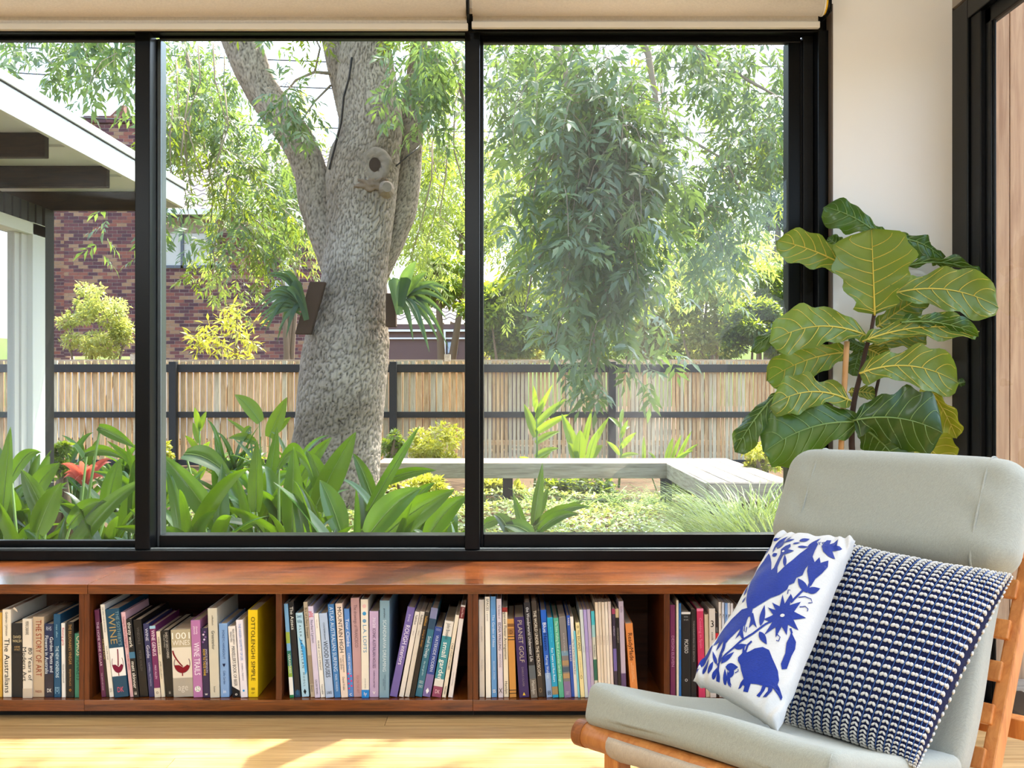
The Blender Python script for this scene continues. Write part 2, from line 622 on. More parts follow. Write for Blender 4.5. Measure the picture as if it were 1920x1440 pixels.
# timber clad pier outside the door and the deck
clad = struct('wall_outside', MB().box(1.62, 3.4, 3.74, 3.86, -.3, 3.2), M['clad_black'])
x = 1.655
i = 0
while x < 3.3:
    w_ = (.155, .128, .14)[i % 3]
    MB().box(x, x + w_ - .003, 3.72, 3.745, -.1, 3.2).build('cladding_board', M['cladding'], clad, bevel=.002)
    x += w_
    i += 1
deck = struct('floor_deck', MB().box(1.63, 6.0, -5, 3.72, -.2, -.09), M['soil'])
y = 3.70
while y > -1.0:
    MB().box(1.64, 5.5, y - .088, y, -.085, -.055).build('deck_board', M['old_timber'], deck, bevel=.003)
    y -= .094

# ------------------------------------------------------------------ roller blinds
def blind(label, x0, x1, zr, r, zb, y=3.37):
    t = thing('roller_blind', label, 'blind', ((x0 + x1) / 2, y, zr), 'roller blinds over the window')
    n = 40
    vs = []
    mb = MB()
    mb.tube([(x0, y, zr), (x1, y, zr)], r, 32)
    mb.build('roll', M['blind'], t, smooth=True)
    MB().box(x0, x1, y + r - .006, y + r - .0048, zb + .02, zr).build('hanging_cloth', M['blind'], t)
    MB().box(x0 - .004, x1 + .004, y + r - .016, y + r + .004, zb, zb + .022).build('bottom_bar', M['white_plastic'], t, bevel=.003)
    return t
b1 = blind('long pale roller blind rolled up over the left and middle window lights', WL + .2, -.150, 2.262, .041, 2.186)
b2 = blind('pale roller blind rolled up over the right window light with a yellow end ring', -.130, 1.018, 2.264, .041, 2.192)
def end_bracket(t, x, ring=True):
    MB().box(x + .004, x + .009, 3.335, 3.415, 2.215, 2.32).build('bracket', M['black_metal'], t, bevel=.001)
    MB().tube([(x, 3.37, 2.264), (x + .004, 3.37, 2.264)], .042, 28).build('end_cap', M['black_metal'], t)
end_bracket(b1, -.150)
br = MB().tube([(1.018, 3.37, 2.264), (1.023, 3.37, 2.264)], .043, 28).build('end_cap', M['white_plastic'], b2)
MB().tube([(1.023, 3.37, 2.264), (1.030, 3.37, 2.264)], .038, 28).build('end_ring', M['yellow_plastic'], b2)
MB().tube([(1.030, 3.37, 2.264), (1.036, 3.37, 2.264)], .041, 28).build('end_ring', M['black_metal'], b2)
MB().box(1.036, 1.044, 3.34, 3.45, 2.225, 2.33).build('bracket', M['black_metal'], b2, bevel=.002)

# ------------------------------------------------------------------ low bookcase under the window
YF = 3.08
SB = YF / FPX                                   # metres per pixel on the bookcase front
bx = lambda px: (px - CX) * SB
ZT0, ZT1 = .379, .408
top_l = MB().box(WL, bx(165) - .0006, YF - .004, 3.50, ZT0, ZT1).build('bench_top', M['jarrah'], bevel=.0015)
tag(top_l, 'red-brown timber worktop at the far left end of the window seat', 'worktop', 'timber tops of the window seat')
top_r = MB().box(bx(165) + .0006, 1.46, YF - .004, 3.50, ZT0, ZT1).build('bench_top', M['jarrah'], bevel=.0015)
tag(top_r, 'long glossy red-brown timber worktop over most of the bookcases', 'worktop', 'timber tops of the window seat')
ZS = .0595                                      # upper face of the bottom shelf
def bookcase(label, x0, x1, mids):
    t = thing('bookcase', label, 'bookcase', ((x0 + x1) / 2, 3.28, 0), 'low timber bookcases under the window')
    tw = 9.7 * SB
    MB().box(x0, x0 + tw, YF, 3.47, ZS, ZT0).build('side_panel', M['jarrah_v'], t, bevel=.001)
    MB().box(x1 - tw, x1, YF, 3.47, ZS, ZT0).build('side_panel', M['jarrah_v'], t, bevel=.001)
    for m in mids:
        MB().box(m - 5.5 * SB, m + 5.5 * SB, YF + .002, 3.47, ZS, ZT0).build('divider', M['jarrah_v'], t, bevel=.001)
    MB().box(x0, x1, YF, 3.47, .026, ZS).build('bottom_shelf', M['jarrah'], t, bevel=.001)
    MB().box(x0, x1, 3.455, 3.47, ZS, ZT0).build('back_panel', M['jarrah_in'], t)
    MB().box(x0, x1, YF + .045, YF + .065, 0, .026).build('plinth', M['black_deep'], t)
    return t
bookcase('left bookcase cut by the photo edge, one compartment of books showing', bx(-570), bx(157.6), [bx(-205)])
bookcase('middle bookcase with two full compartments of upright and leaning books', bx(158.0), bx(886.4), [bx(522.5)])
bookcase('right bookcase running on behind the grey armchair', bx(886.8), bx(1614), [bx(1250.5)])
# ------------------------------------------------------------------ books
_cm = {}
def cover_mat(c):
    if c not in _cm:
        _cm[c] = plain('cover_%d_%d_%d' % c, srgb(*c), .38, .4, var=.06, vscale=14)
    return _cm[c]
_im = {}
def ink(c):
    if c not in _im:
        _im[c] = plain('ink_%d_%d_%d' % c, srgb(*c), .6, .2)
    return _im[c]
ZB = .0600
YB = 3.098
SK = YB / FPX
FIT = []
ORD = ('first', 'second', 'third', 'fourth', 'fifth')
rb = random.Random(5)

def book(bay, x0t, x1t, x0b, x1b, ytop, col, what, titles=(), bands=(), soft=False, depth=None, group=True, extra=None, pagecol=None):
    """x at the spine's top and bottom and the y of its top, all measured on the photograph"""
    ybot = 1308.0
    hpx = ybot - ytop
    lean = math.atan2(((x0t + x1t) - (x0b + x1b)) / 2, hpx)
    w = ((x1b - x0b) + (x1t - x0t)) / 2 * SK * math.cos(lean) - .0006
    w = max(w, .006)
    h = hpx * SK / math.cos(lean) - w / 2 * abs(math.sin(lean))
    d = depth or (.20 + rb.random() * .05)
    xc = ((x0b + x1b) / 2 - CX) * SK
    root = MB()
    tb = .0012 if soft else .0022
    hw = w / 2
    yj = YB + rb.random() * .008
    # cover: spine and two boards
    root.box(-hw, hw, 0, tb, 0, h)
    root.box(-hw, -hw + tb, tb, d, 0, h)
    root.box(hw - tb, hw, tb, d, 0, h)
    o = root.build('book', cover_mat(col), bevel=min(.0012, w * .12))
    inset = .0006 if soft else .003
    MB().box(-hw + tb, hw - tb, tb, d - inset, inset, h - inset).build('page_block', M['page'], o)
    for (t0, t1, c) in bands:
        MB().box(-hw - .0001, hw + .0001, -.0004, tb, h * (1 - t1), h * (1 - t0)).build('spine_band', cover_mat(c), o)
    for tt in titles:
        s, t0, t1, frac, c = tt[:5]
        horiz = len(tt) > 5 and tt[5] == 'h'
        off = tt[6] if len(tt) > 6 else 0.0
        cu = bpy.data.curves.new('spine_lettering', 'FONT')
        cu.body = s
        cu.align_x, cu.align_y = 'CENTER', 'CENTER'
        cu.resolution_u = 2
        cu.materials.append(ink(c))
        to = bpy.data.objects.new('text_source', cu)
        COL.objects.link(to)
        zc = h * (1 - (t0 + t1) / 2)
        if horiz:
            cu.size = (t1 - t0) * h / max(1, s.count('\n') + 1) * 1.2
            m = Matrix(((1, 0, 0, 0), (0, 0, -1, 0), (0, 1, 0, 0), (0, 0, 0, 1)))
            m.translation = (off * w, -.0008, zc)
            FIT.append((to, frac * w, None, m))
        else:
            cu.size = frac * w / .72 / (1 + .95 * s.count('\n'))
            m = Matrix(((0, 1, 0, 0), (0, 0, -1, 0), (-1, 0, 0, 0), (0, 0, 0, 1)))
            m.translation = (off * w, -.0008, zc)
            FIT.append((to, (t1 - t0) * h, None, m))
        to.matrix_basis = m
        to.parent = o
    if extra: extra(o, w, h)
    o.location = (xc, yj, ZB + hw * abs(math.sin(lean)))
    o.rotation_euler = (0, lean, 0)
    tag(o, what + ' in the ' + ORD[bay - 1] + ' compartment', 'book', 'books in the %s compartment' % ORD[bay - 1])
    return o

def flat(o, name, pts, mat, y=-.001):
    """flat print on a spine, polygon in the spine's x,z"""
    vs = [Vector((a, y, b)) for a, b in pts]
    tris = tessellate_polygon([[Vector((a, b, 0)) for a, b in pts]])
    MB_ = MB().add(vs, [tuple(t) for t in tris])
    ob = link(name, MB_.mesh(name), None, mat)
    ob.parent = o
    return ob
def disc(cx, cz, rx, rz, n=20): return [(cx + rx * math.cos(2 * math.pi * i / n), cz + rz * math.sin(2 * math.pi * i / n)) for i in range(n)]

WHT, BLK, CRM = (236, 232, 222), (22, 22, 24), (222, 212, 190)
a = lambda x: x / 3.4286                        # zoom pixels to photograph pixels, bays 1 and 2
ay = lambda y: 1040 + y / 3.4286
def B1(t0, t1, b0, b1, y, *r, **k): return book(1, a(t0), a(t1), a(b0), a(b1), ay(y), *r, **k)
B1(-40, 5, -40, 6, 372, (206, 158, 62), 'yellow-ochre book cut by the photo edge')
B1(8, 62, 12, 68, 352, (226, 216, 196), 'cream book lettered The Australians with torn jacket', [('The Australians', .33, .95, .62, BLK), ('Goldman / Johnston', .03, .3, .3, (90, 80, 70))], depth=.24,
   extra=lambda o, w, h: flat(o, 'torn_flap', [(w * .5, h), (w * .5 + .016, h - .012), (w * .5 + .012, h - .002), (w * .7, h + .004)], cover_mat((226, 210, 190)), .012))
B1(70, 138, 68, 143, 440, (30, 30, 32), 'charcoal book with small gold lettering set across its spine', [('DAVID\nWALSH', .17, .26, .8, (206, 190, 150), 'h'), ('A BONE\nOF FACT', .31, .37, .55, (190, 160, 110), 'h'), ('.', .12, .14, .05, WHT, 'h')])
B1(144, 202, 145, 208, 410, (216, 206, 190), 'worn white book lettered 80 Years of Modern Art', [('80 Years of\nModern Art', .24, .9, .86, BLK), ('PIERRE CABANNE', .03, .2, .35, (70, 60, 55))], bands=[(.88, 1, (190, 176, 158))])
B1(203, 275, 205, 277, 400, (186, 164, 136), 'beige book lettered THE STORY OF ART', [('THE STORY OF ART', .04, .74, .52, (140, 56, 34)), ('PHAIDON', .91, .95, .55, (140, 50, 40), 'h')])
B1(278, 336, 283, 338, 445, (26, 40, 76), 'navy book lettered Garden Plants and Flowers in Australia', [('RHS', .035, .10, .6, (180, 190, 205), 'h'), ('Garden Plants and\nFlowers in Australia', .16, .68, .8, (214, 220, 226)), ('DK', .88, .94, .5, WHT, 'h')], bands=[(.68, 1, (42, 40, 52))])
B1(340, 383, 343, 387, 382, (20, 74, 108), 'teal-blue book lettered THE NEW VIGNERONS', [('THE NEW VIGNERONS', .38, .76, .5, (196, 220, 230)), ('max allen', .12, .28, .3, (150, 190, 205)), ('[O]', .87, .94, .6, (160, 200, 220), 'h')])
B1(388, 414, 393, 417, 440, (222, 220, 216), 'thin white book with red lettering Raising girls', [('Raising girls', .06, .3, .6, (190, 52, 62)), ('Gisela Preuschoff', .55, .8, .42, (90, 90, 95))], soft=True)
B1(425, 474, 428, 476, 430, (26, 22, 20), "black book lettered THE BILLIONAIRE'S VINEGAR", [("THE BILLIONAIRE'S VINEGAR", .03, .56, .4, (176, 140, 84)), ('BENJAMIN WALLACE', .62, .84, .26, (166, 130, 80)), ('o', .86, .92, .3, (196, 140, 50), 'h')])
B1(476, 530, 478, 530, 505, (58, 128, 106), 'green book lettered CHAOS MONKEYS half hidden by the side panel', [('CHAOS', .04, .34, .6, (226, 220, 190)), ('MONKEYS', .37, .72, .6, (22, 70, 60))])

def B2(t0, t1, b0, b1, y, *r, **k): return book(2, a(t0), a(t1), a(b0), a(b1), ay(y), *r, **k)
def glass_pic(o, w, h, z0, z1, dark, stream):
    """wine glass print on the spine"""
    mid, dz = (z0 + z1) / 2, (z1 - z0)
    m = ink(dark)
    cz = z0 + dz * .46
    rx, rz = .40 * w, dz * .36
    bowl = [(rx * math.cos(math.radians(t)), cz + rz * math.sin(math.radians(t))) for t in range(188, 345, 12)]
    flat(o, 'printed_wine', bowl + [(.26 * w, cz - rz * .12), (.06 * w, cz - rz * .42), (-.16 * w, cz - rz * .15)], m, -.0012)
    st = [(stream * w + (.02 * w - stream * w) * t ** 1.6, z1 - dz * .02 - (z1 - cz + rz * .25) * t) for t in [i / 7 for i in range(8)]]
    flat(o, 'printed_stream', [(x - .035 * w, z) for x, z in st] + [(x + .045 * w, z) for x, z in reversed(st)], m, -.0014)
    gl = [(rx * 1.05 * math.cos(math.radians(t)), cz + rz * 1.05 * math.sin(math.radians(t))) for t in range(150, 396, 10)]
    flat(o, 'printed_glass', gl + [(x * .9, cz + (z - cz) * .93) for x, z in reversed(gl)], ink((120, 96, 100)), -.0010)
    flat(o, 'printed_glass', [(-.03 * w, z0 - dz * .02), (.03 * w, z0 - dz * .02), (.025 * w, cz - rz), (-.025 * w, cz - rz)], m, -.0012)
B2(600, 628, 646, 678, 355, (88, 32, 68), 'maroon book lettered THE HOME WINE CELLAR', [('THE HOME WINE CELLAR', .12, .66, .5, (214, 190, 205)), ('THE ARTS OF WINE', .72, .92, .3, (200, 170, 190))])
B2(634, 658, 678, 700, 440, (40, 34, 28), 'thin dark brown book squeezed beside a tall white one', [('THE WINE ATLAS', .1, .6, .45, (176, 150, 108))], soft=True)
B2(638, 668, 700, 728, 320, (224, 220, 210), 'tall thin white book with faint small lettering', [('THE GREAT WINES OF AUSTRALIA', .03, .30, .32, (90, 86, 80)), ('VOLUME ONE', .42, .62, .3, (110, 104, 96)), ('2010', .9, .95, .5, (110, 100, 90), 'h')])
B2(672, 764, 735, 824, 346, (16, 66, 92), 'large dark teal book lettered WINE with a pictured wine glass', [('WINE', .03, .42, .5, (160, 140, 92), 'v', -.12), ("THE SOTHEBY'S", .03, .42, .24, (120, 150, 160), 'v', .32), ('DK', .88, .95, .45, (210, 90, 110), 'h')], bands=[(.44, .76, (226, 224, 222))], depth=.25,
   extra=lambda o, w, h: glass_pic(o, w, h, h * .25, h * .55, (112, 20, 52), .1))
B2(768, 800, 832, 858, 370, (214, 172, 178), 'slim pale pink book with wine-red lettering', [('Tasting the World of Burgundy', .05, .42, .5, (150, 60, 80)), ('HILARY SMITH', .5, .68, .35, (150, 60, 80))])
B2(804, 846, 858, 890, 412, (24, 24, 26), 'black book lettered thirsty work', [('thirsty work', .04, .36, .62, WHT), ('matt skinner', .54, .88, .62, WHT), ('ii', .92, .97, .4, WHT, 'h')], bands=[(.42, .5, (60, 110, 140))])
B2(846, 904, 896, 946, 418, (20, 18, 18), 'thick glossy black book with dim grey lettering', [('VINEOFILE', .1, .32, .3, (96, 92, 90)), ('PETER WALSH', .4, .66, .3, (90, 86, 84))])
B2(912, 950, 952, 990, 445, (44, 46, 88), 'indigo book with pale lettering WINE', [('WINE', .06, .24, .5, (204, 204, 220)), ('Guide', .28, .48, .55, (204, 204, 220)), ('CAMPBELL MATTINSON', .53, .85, .3, (160, 160, 190))])
B2(955, 994, 992, 1028, 458, (108, 36, 86), 'purple-red book lettered WINE GENIUS', [('WINE GENIUS', .06, .42, .62, (232, 214, 226)), ('MAX ALLEN', .55, .74, .35, (214, 180, 205)), ('o', .90, .96, .4, (90, 80, 80), 'h')], bands=[(0, .04, (150, 190, 210)), (.87, 1, (210, 200, 180))])
B2(998, 1022, 1030, 1056, 495, (212, 200, 176), 'thin cream book between purple-red and black ones', [('WINE & FOOD', .08, .35, .45, (70, 60, 50)), ('JAMES HALLIDAY', .45, .72, .4, (70, 60, 50))], soft=True)
B2(1028, 1082, 1064, 1114, 487, (18, 17, 17), 'black book with small white capitals, before the wide tan book', [('SHELF OF DISCOVERIES', .03, .42, .3, (196, 190, 180), 'v', .12), ('THE NEW WORLD', .06, .26, .2, (170, 165, 155), 'v', -.2), ('ii', .91, .96, .3, (190, 186, 176), 'h')])
B2(1088, 1224, 1116, 1236, 482, (198, 192, 178), 'wide tan book lettered 1001 WINES with a pictured wine glass', [('1001', .04, .155, .9, WHT, 'h'), ('WINES', .155, .245, .88, (222, 218, 208), 'h'), ('age', .8, .92, .5, (206, 200, 188), 'h')], bands=[(0, .26, (172, 160, 132)), (.27, .71, (214, 206, 190)), (.72, 1, (164, 156, 142))], depth=.19,
   extra=lambda o, w, h: glass_pic(o, w, h, h * .32, h * .7, (120, 14, 30), -.45))
B2(1222, 1284, 1242, 1302, 420, (170, 110, 160), 'mauve book lettered WINE TRAILS', [('WINE TRAILS', .29, .71, .62, (238, 228, 238)), ('(lonely\nplanet)', .06, .2, .36, (238, 228, 238)), ('52', .855, .92, .4, (80, 130, 70), 'h')],
   extra=lambda o, w, h: flat(o, 'printed_disc', disc(0, h * .112, w * .32, w * .32), ink((232, 226, 226)), -.0006))
B2(1288, 1332, 1306, 1348, 470, (40, 30, 66), 'dark violet book with yellow lettering HOW TO TASTE WINE', [('JANCIS ROBINSON', .30, .64, .3, (186, 180, 200), 'v', .24), ('HOW TO TASTE WINE', .30, .68, .36, (226, 186, 40), 'v', -.14), ('w', .92, .97, .45, WHT, 'h')],
   extra=lambda o, w, h: [flat(o, 'printed_grape', disc(w * (.1 * ((i * 7) % 5) - .2), h * (.80 + .036 * i), w * .16, w * .16, 10), ink((206, 190, 214) if i % 2 else (120, 90, 140)), -.0009 - i * .0001) for i in range(5)])
B2(1332, 1395, 1352, 1410, 342, (196, 190, 172), 'tall stone-grey book lettered Greenterior', [('Greenterior', .25, .46, .36, (40, 44, 40)), ('coffeeklatch', .08, .19, .2, (60, 60, 56)), ('luster', .87, .94, .2, (60, 60, 56))], depth=.24)
B2(1402, 1458, 1416, 1471, 442, (122, 158, 204), 'light blue book lettered POKEYS HANGOUT', [('POKEYS HANGOUT', .09, .48, .28, (40, 64, 110)), ('Callie Garden', .64, .82, .26, (40, 60, 100)), ('in', .89, .95, .3, (220, 228, 236), 'h')],
   extra=lambda o, w, h: flat(o, 'printed_heart', [(0, h * .41), (w * .16, h * .445), (w * .1, h * .465), (0, h * .45), (-w * .1, h * .465), (-w * .16, h * .445)], ink((20, 26, 60)), -.001))
B2(1460, 1510, 1494, 1541, 460, (222, 216, 210), "white book lettered BOOK OF BEER with a black foot", [("MIKKELLER'S BOOK OF BEER", .28, .84, .46, (26, 24, 24)), ('MIKKEL BORG BJERGSO\nPERNILLE PANG', .04, .26, .5, (60, 56, 54)), ('o', .93, .98, .3, WHT, 'h')],
   extra=lambda o, w, h: flat(o, 'printed_foot', [(-w / 2, 0), (w / 2, 0), (w / 2, h * .09), (-w / 2, h * .16)], ink((24, 22, 24)), -.0007))
B2(1512, 1560, 1548, 1589, 418, (220, 214, 222), 'lilac-white book lettered THE HIDDEN GEOMETRY OF LIFE', [('THE HIDDEN GEOMETRY OF LIFE', .05, .52, .36, (90, 130, 190)), ('KAREN L. FRENCH', .56, .78, .22, (110, 110, 130))],
   extra=lambda o, w, h: flat(o, 'printed_dot', disc(0, h * .09, w * .16, w * .16), ink((60, 150, 210)), -.001))
B2(1590, 1652, 1592, 1656, 355, (222, 190, 18), 'bright yellow book with bold black lettering', [('OTTOLENGHI SIMPLE', .08, .81, .42, (24, 22, 16)), ('88\nor', .89, .96, .36, (50, 44, 16), 'h')], depth=.24)

c = lambda x: 500 + x / 4.5714
cyy = lambda y: 1040 + y / 4.5714
def B3(t0, t1, b0, b1, y, *r, **k): return book(3, c(t0), c(t1), c(b0), c(b1), cyy(y), *r, **k)
B3(145, 178, 197, 233, 420, (120, 168, 206), 'thin map-green and blue book at the divider', [('VERAWNESS', .53, .74, .6, (220, 232, 226))], bands=[(.3, .42, (150, 170, 70)), (.5, .66, (36, 110, 90)), (.66, .78, (130, 160, 60)), (.78, .97, (226, 226, 220)), (.97, 1, (30, 120, 70))], soft=True)
B3(178, 228, 240, 288, 405, (24, 24, 28), 'black book lettered The Aztecs', [('The Aztecs', .05, .29, .6, (226, 226, 216)), ('@', .92, .97, .5, (40, 120, 170), 'h')], bands=[(.93, 1, (26, 60, 86))])
B3(240, 305, 298, 358, 500, (170, 206, 224), 'pale blue book lettered ALEX in spaced black capitals', [('A L E X   P A N Z E L L A N', .14, .66, .3, (30, 40, 60)), ('M O D L L', .70, .88, .26, (30, 40, 60)), ('Stewart\nHalliday', .02, .12, .7, (80, 110, 130), 'h')],
   extra=lambda o, w, h: (flat(o, 'printed_curve', [(-w * .3, h * .72), (w * .5, h * .58), (w * .5, h * .3), (w * .2, h * .26), (w * .1, h * .5)], ink((70, 160, 220)), -.0006), flat(o, 'printed_diamond', [(0, h * .03), (w * .2, h * .065), (0, h * .1), (-w * .2, h * .065)], ink((20, 24, 30)), -.001)))
B3(308, 346, 374, 410, 405, (182, 168, 146), 'tan-grey book lettered Bra of a Fairy Shopant', [('Bra of a Fairy Shopant', .06, .38, .55, (50, 42, 36)), ('Ebury', .87, .94, .5, BLK)], bands=[(.56, .86, (150, 136, 118))])
B3(350, 399, 414, 457, 438, (204, 194, 214), 'lilac-white book with a red numeral near its top', [('Norbert Lynton', .15, .4, .5, (60, 56, 90)), ('20c', .05, .13, .8, (206, 40, 60), 'h'), ('GALLERY BOOKS', .8, .96, .36, (70, 66, 90))])
B3(400, 443, 462, 499, 500, (230, 226, 216), 'white book with small black capitals left of a pale blue one', [('FRANK LLOYD WRIGHT', .32, .68, .36, (40, 38, 38)), ('THE HOUSES', .05, .2, .2, (170, 120, 100)), ('TASCHEN', .84, .96, .4, BLK)])
B3(445, 518, 507, 574, 498, (172, 190, 216), 'pale blue book lettered WOOD HOUSES', [('WOOD HOUSES', .33, .76, .55, (24, 26, 32)), ('CONTEMPORARY', .11, .32, .22, (50, 56, 70)), ('LINKS', .92, .96, .6, (30, 34, 44), 'h')])
B3(519, 576, 582, 632, 422, (62, 120, 178), 'mid blue book lettered ATLAS AUSTRALIAN SURFING', [('ATLAS AUSTRALIAN SURFING', .03, .72, .62, (206, 222, 236)), ('MARK WARREN', .75, .93, .4, (190, 210, 226))])
B3(583, 649, 640, 694, 415, (226, 206, 190), 'cream book lettered MOUNTAIN HIGH', [('MOUNTAIN HIGH', .04, .52, .6, (26, 22, 22)), ("Europe's greatest\ncycle climbs", .55, .73, .5, (70, 60, 56)), ('Daniel Friebe', .78, .92, .3, (60, 50, 50))])
B3(655, 706, 698, 741, 465, (84, 132, 196), 'blue book with pink dots at its foot', [('Tour Climbs', .09, .45, .6, (230, 236, 242)), ('CHRIS SIDWELLS', .5, .74, .4, (226, 232, 240)), ('c', .94, .99, .6, WHT, 'h')],
   extra=lambda o, w, h: [flat(o, 'printed_dot', disc(w * (-.26 + .5 * (i % 2)), h * (.1 + .028 * i), w * .17, w * .17, 12), ink((226, 60, 110)), -.001) for i in range(7)])
B3(710, 795, 748, 813, 370, (184, 148, 150), 'faded dusty pink book with a worn head', [('The drawings of FRANCISCO', .07, .5, .4, (120, 92, 96)), ('FEA ON THE ART', .78, .96, .3, (160, 120, 120))], depth=.24)
B3(800, 870, 816, 874, 380, (226, 218, 202), 'cream book lettered L.A. LOFTS with blue dots', [('L.A. LOFTS', .26, .54, .5, (84, 140, 178)), ('JOHN PETER', .79, .92, .14, (140, 140, 140)), ('ly', .94, .98, .4, WHT, 'h')], bands=[(.92, 1, (24, 130, 206))],
   extra=lambda o, w, h: [flat(o, 'printed_dot', disc(w * .0, h * z, w * .26, w * .26, 16), ink(q), -.001) for z, q in ((.93, (232, 190, 186)), (.855, (60, 140, 190)), (.78, (110, 150, 180)))])
B3(875, 959, 882, 955, 485, (186, 162, 194), 'mauve book lettered 70 ICONIC AUSTRALIAN HOUSES', [('70/20', .06, .2, .3, (232, 222, 236)), ('ICONIC AUSTRALIAN HOUSES', .2, .66, .36, (70, 56, 84)), ('KAREN McCARTNEY', .69, .89, .2, (80, 66, 94)), ('v', .91, .97, .3, WHT, 'h')])
B3(966, 1055, 966, 1046, 390, (122, 154, 170), 'tall grey-blue book lettered SCANDINAVIA DREAMING', [('SCANDINAVIA DREAMING', .2, .73, .36, (206, 220, 224)), ('gestalten', .08, .18, .18, (30, 40, 46)), ('NORDIC HOMES, INTERIORS\nAND DESIGN', .76, .92, .22, (60, 84, 96))], depth=.25)
B3(1206, 1274, 1050, 1117, 450, (108, 94, 158), 'leaning violet book lettered ROUGH interiors', [('ROUGH interiors', .2, .64, .6, (232, 226, 240)), ('(frame)', .08, .16, .3, (214, 206, 232))], depth=.24)
B3(1270, 1312, 1130, 1172, 490, (218, 210, 200), 'leaning thin white magazine beside the violet book', [('habitus', .04, .15, .55, (50, 46, 44)), ('issue', .2, .3, .3, (140, 130, 120))], soft=True)
B3(1314, 1356, 1179, 1221, 490, (210, 202, 190), 'leaning thin white magazine beside a black one', [('habitus', .04, .15, .55, (50, 46, 44)), ('issue', .2, .3, .3, (140, 130, 120))], soft=True)
B3(1357, 1398, 1226, 1266, 490, (30, 26, 24), 'leaning thin black magazine with gold lettering', [('habitus', .05, .16, .6, (206, 160, 80)), ('living in design', .2, .42, .4, (190, 140, 70))], soft=True)
B3(1408, 1472, 1270, 1328, 458, (46, 106, 128), 'leaning sea-blue patterned book', [('Small by Design', .32, .56, .45, (214, 230, 232)), ('the new garden', .6, .76, .28, (180, 210, 216)), ('OKO\nONO', .82, .9, .6, (206, 220, 220), 'h')], bands=[(0, .12, (120, 124, 160)), (.12, .24, (40, 70, 96))])
B3(1440, 1511, 1334, 1400, 622, (36, 66, 140), 'leaning royal blue book lettered WATERSIDE MODERN', [('WATERSIDE MODERN', .12, .64, .42, (206, 216, 236)), ('OOO', .02, .06, .6, (170, 180, 214), 'h')], bands=[(.68, 1, (120, 104, 158))],
   extra=lambda o, w, h: flat(o, 'printed_diamond', [(0, h * .04), (w * .22, h * .085), (0, h * .13), (-w * .22, h * .085)], ink((236, 236, 240)), -.001))
B3(1526, 1608, 1414, 1494, 568, (216, 212, 204), 'leaning white and sea-green book lettered small garden', [('small garden', .28, .78, .55, (245, 245, 240)), ('John Brookes', .03, .24, .4, (60, 70, 70)), ('DK', .90, .96, .5, (236, 200, 206), 'h')], bands=[(.2, .76, (54, 134, 146)), (.86, 1, (140, 66, 96))])
B3(1618, 1652, 1500, 1536, 515, (222, 212, 192), 'leaning thin cream book lettered CASE STUDY HOUSES', [('CASE STUDY HOUSES', .34, .66, .5, (60, 52, 46)), ('TASCHEN', .86, .96, .42, BLK)])
B3(1665, 1707, 1554, 1594, 430, (220, 214, 212), 'leaning white book with a dark red head at the right divider', [('First Move', .03, .13, .5, (226, 190, 190)), ('a journal of buildings', .7, .9, .2, (120, 120, 130))], bands=[(.02, .145, (104, 26, 34))])

e = lambda x: 860 + x / 3.4286
def B4(t0, t1, b0, b1, y, *r, **k): return book(4, e(t0), e(t1), e(b0), e(b1), ay(y), *r, **k)
B4(128, 164, 133, 168, 290, (230, 224, 214), 'white book hard against the left divider', [('ARNE JACOBSEN', .2, .5, .22, (170, 160, 150)), ('Public Buildings', .55, .8, .2, (180, 170, 160))])
B4(166, 201, 176, 207, 268, (232, 228, 216), 'white book lettered SPACES', [('SPACES', .02, .14, .5, (90, 84, 78)), ('a journal', .15, .24, .3, (120, 114, 106))])
B4(202, 239, 212, 246, 268, (92, 146, 200), 'tall blue book lettered The Garden of Ideas', [('The Garden of Ideas', .18, .5, .46, (206, 222, 236)), ('RICHARD AITKEN', .64, .82, .3, (190, 210, 230)), ('ss', .9, .96, .5, WHT, 'h')])
B4(242, 275, 254, 287, 282, (208, 198, 208), 'tall lilac-white book with dark capitals', [('EDNA WALLING', .24, .52, .55, (60, 54, 66)), ('The Gardens of', .06, .2, .4, (110, 100, 110)), ('PHOTOS', .55, .7, .4, (130, 120, 130)), ('X', .9, .96, .7, (60, 56, 60), 'h')])
B4(280, 312, 290, 323, 340, (228, 218, 196), 'cream book lettered Japanese Flower Arrangement', [('Japanese Flower Arrangement', .03, .58, .55, (30, 28, 26)), ('Hamlyn', .82, .96, .5, (30, 28, 26))], bands=[(0, .05, (150, 40, 40))])
B4(312, 356, 328, 372, 412, (196, 140, 70), 'old tan cloth-bound book with dark bands', [('D', .14, .2, .4, (90, 60, 30), 'h')], bands=[(.06, .1, (120, 80, 44)), (.12, .2, (150, 104, 56)), (.22, .23, (40, 30, 24)), (.26, .27, (40, 30, 24)), (.9, .91, (50, 36, 26)), (.94, .95, (50, 36, 26))])
B4(356, 420, 388, 456, 398, (52, 36, 92), 'dark purple book lettered PLANET GOLF', [('PLANET GOLF', .04, .56, .46, (176, 166, 150)), ('DARIUS OLIVER', .62, .86, .2, (130, 120, 130))],
   extra=lambda o, w, h: flat(o, 'printed_mark', [(-w * .14, h * .03), (w * .14, h * .03), (0, h * .07)], ink((224, 190, 60)), -.001), depth=.22)
B4(416, 460, 466, 506, 305, (34, 34, 40), 'tall black book lettered Underwater Life', [('the Wonderworld Underwater Life', .05, .62, .5, (214, 214, 216)), ('Hamlyn', .82, .96, .5, (206, 206, 200))], bands=[(.66, .8, (84, 92, 100)), (.8, 1, (110, 104, 98))])
B4(463, 501, 513, 547, 298, (62, 54, 48), 'dark grey book lettered THE WORLD UNDER THE MICROSCOPE', [('THE WORLD UNDER THE MICROSCOPE', .1, .78, .55, (230, 222, 206)), ('O', .9, .96, .5, (150, 130, 100), 'h')])
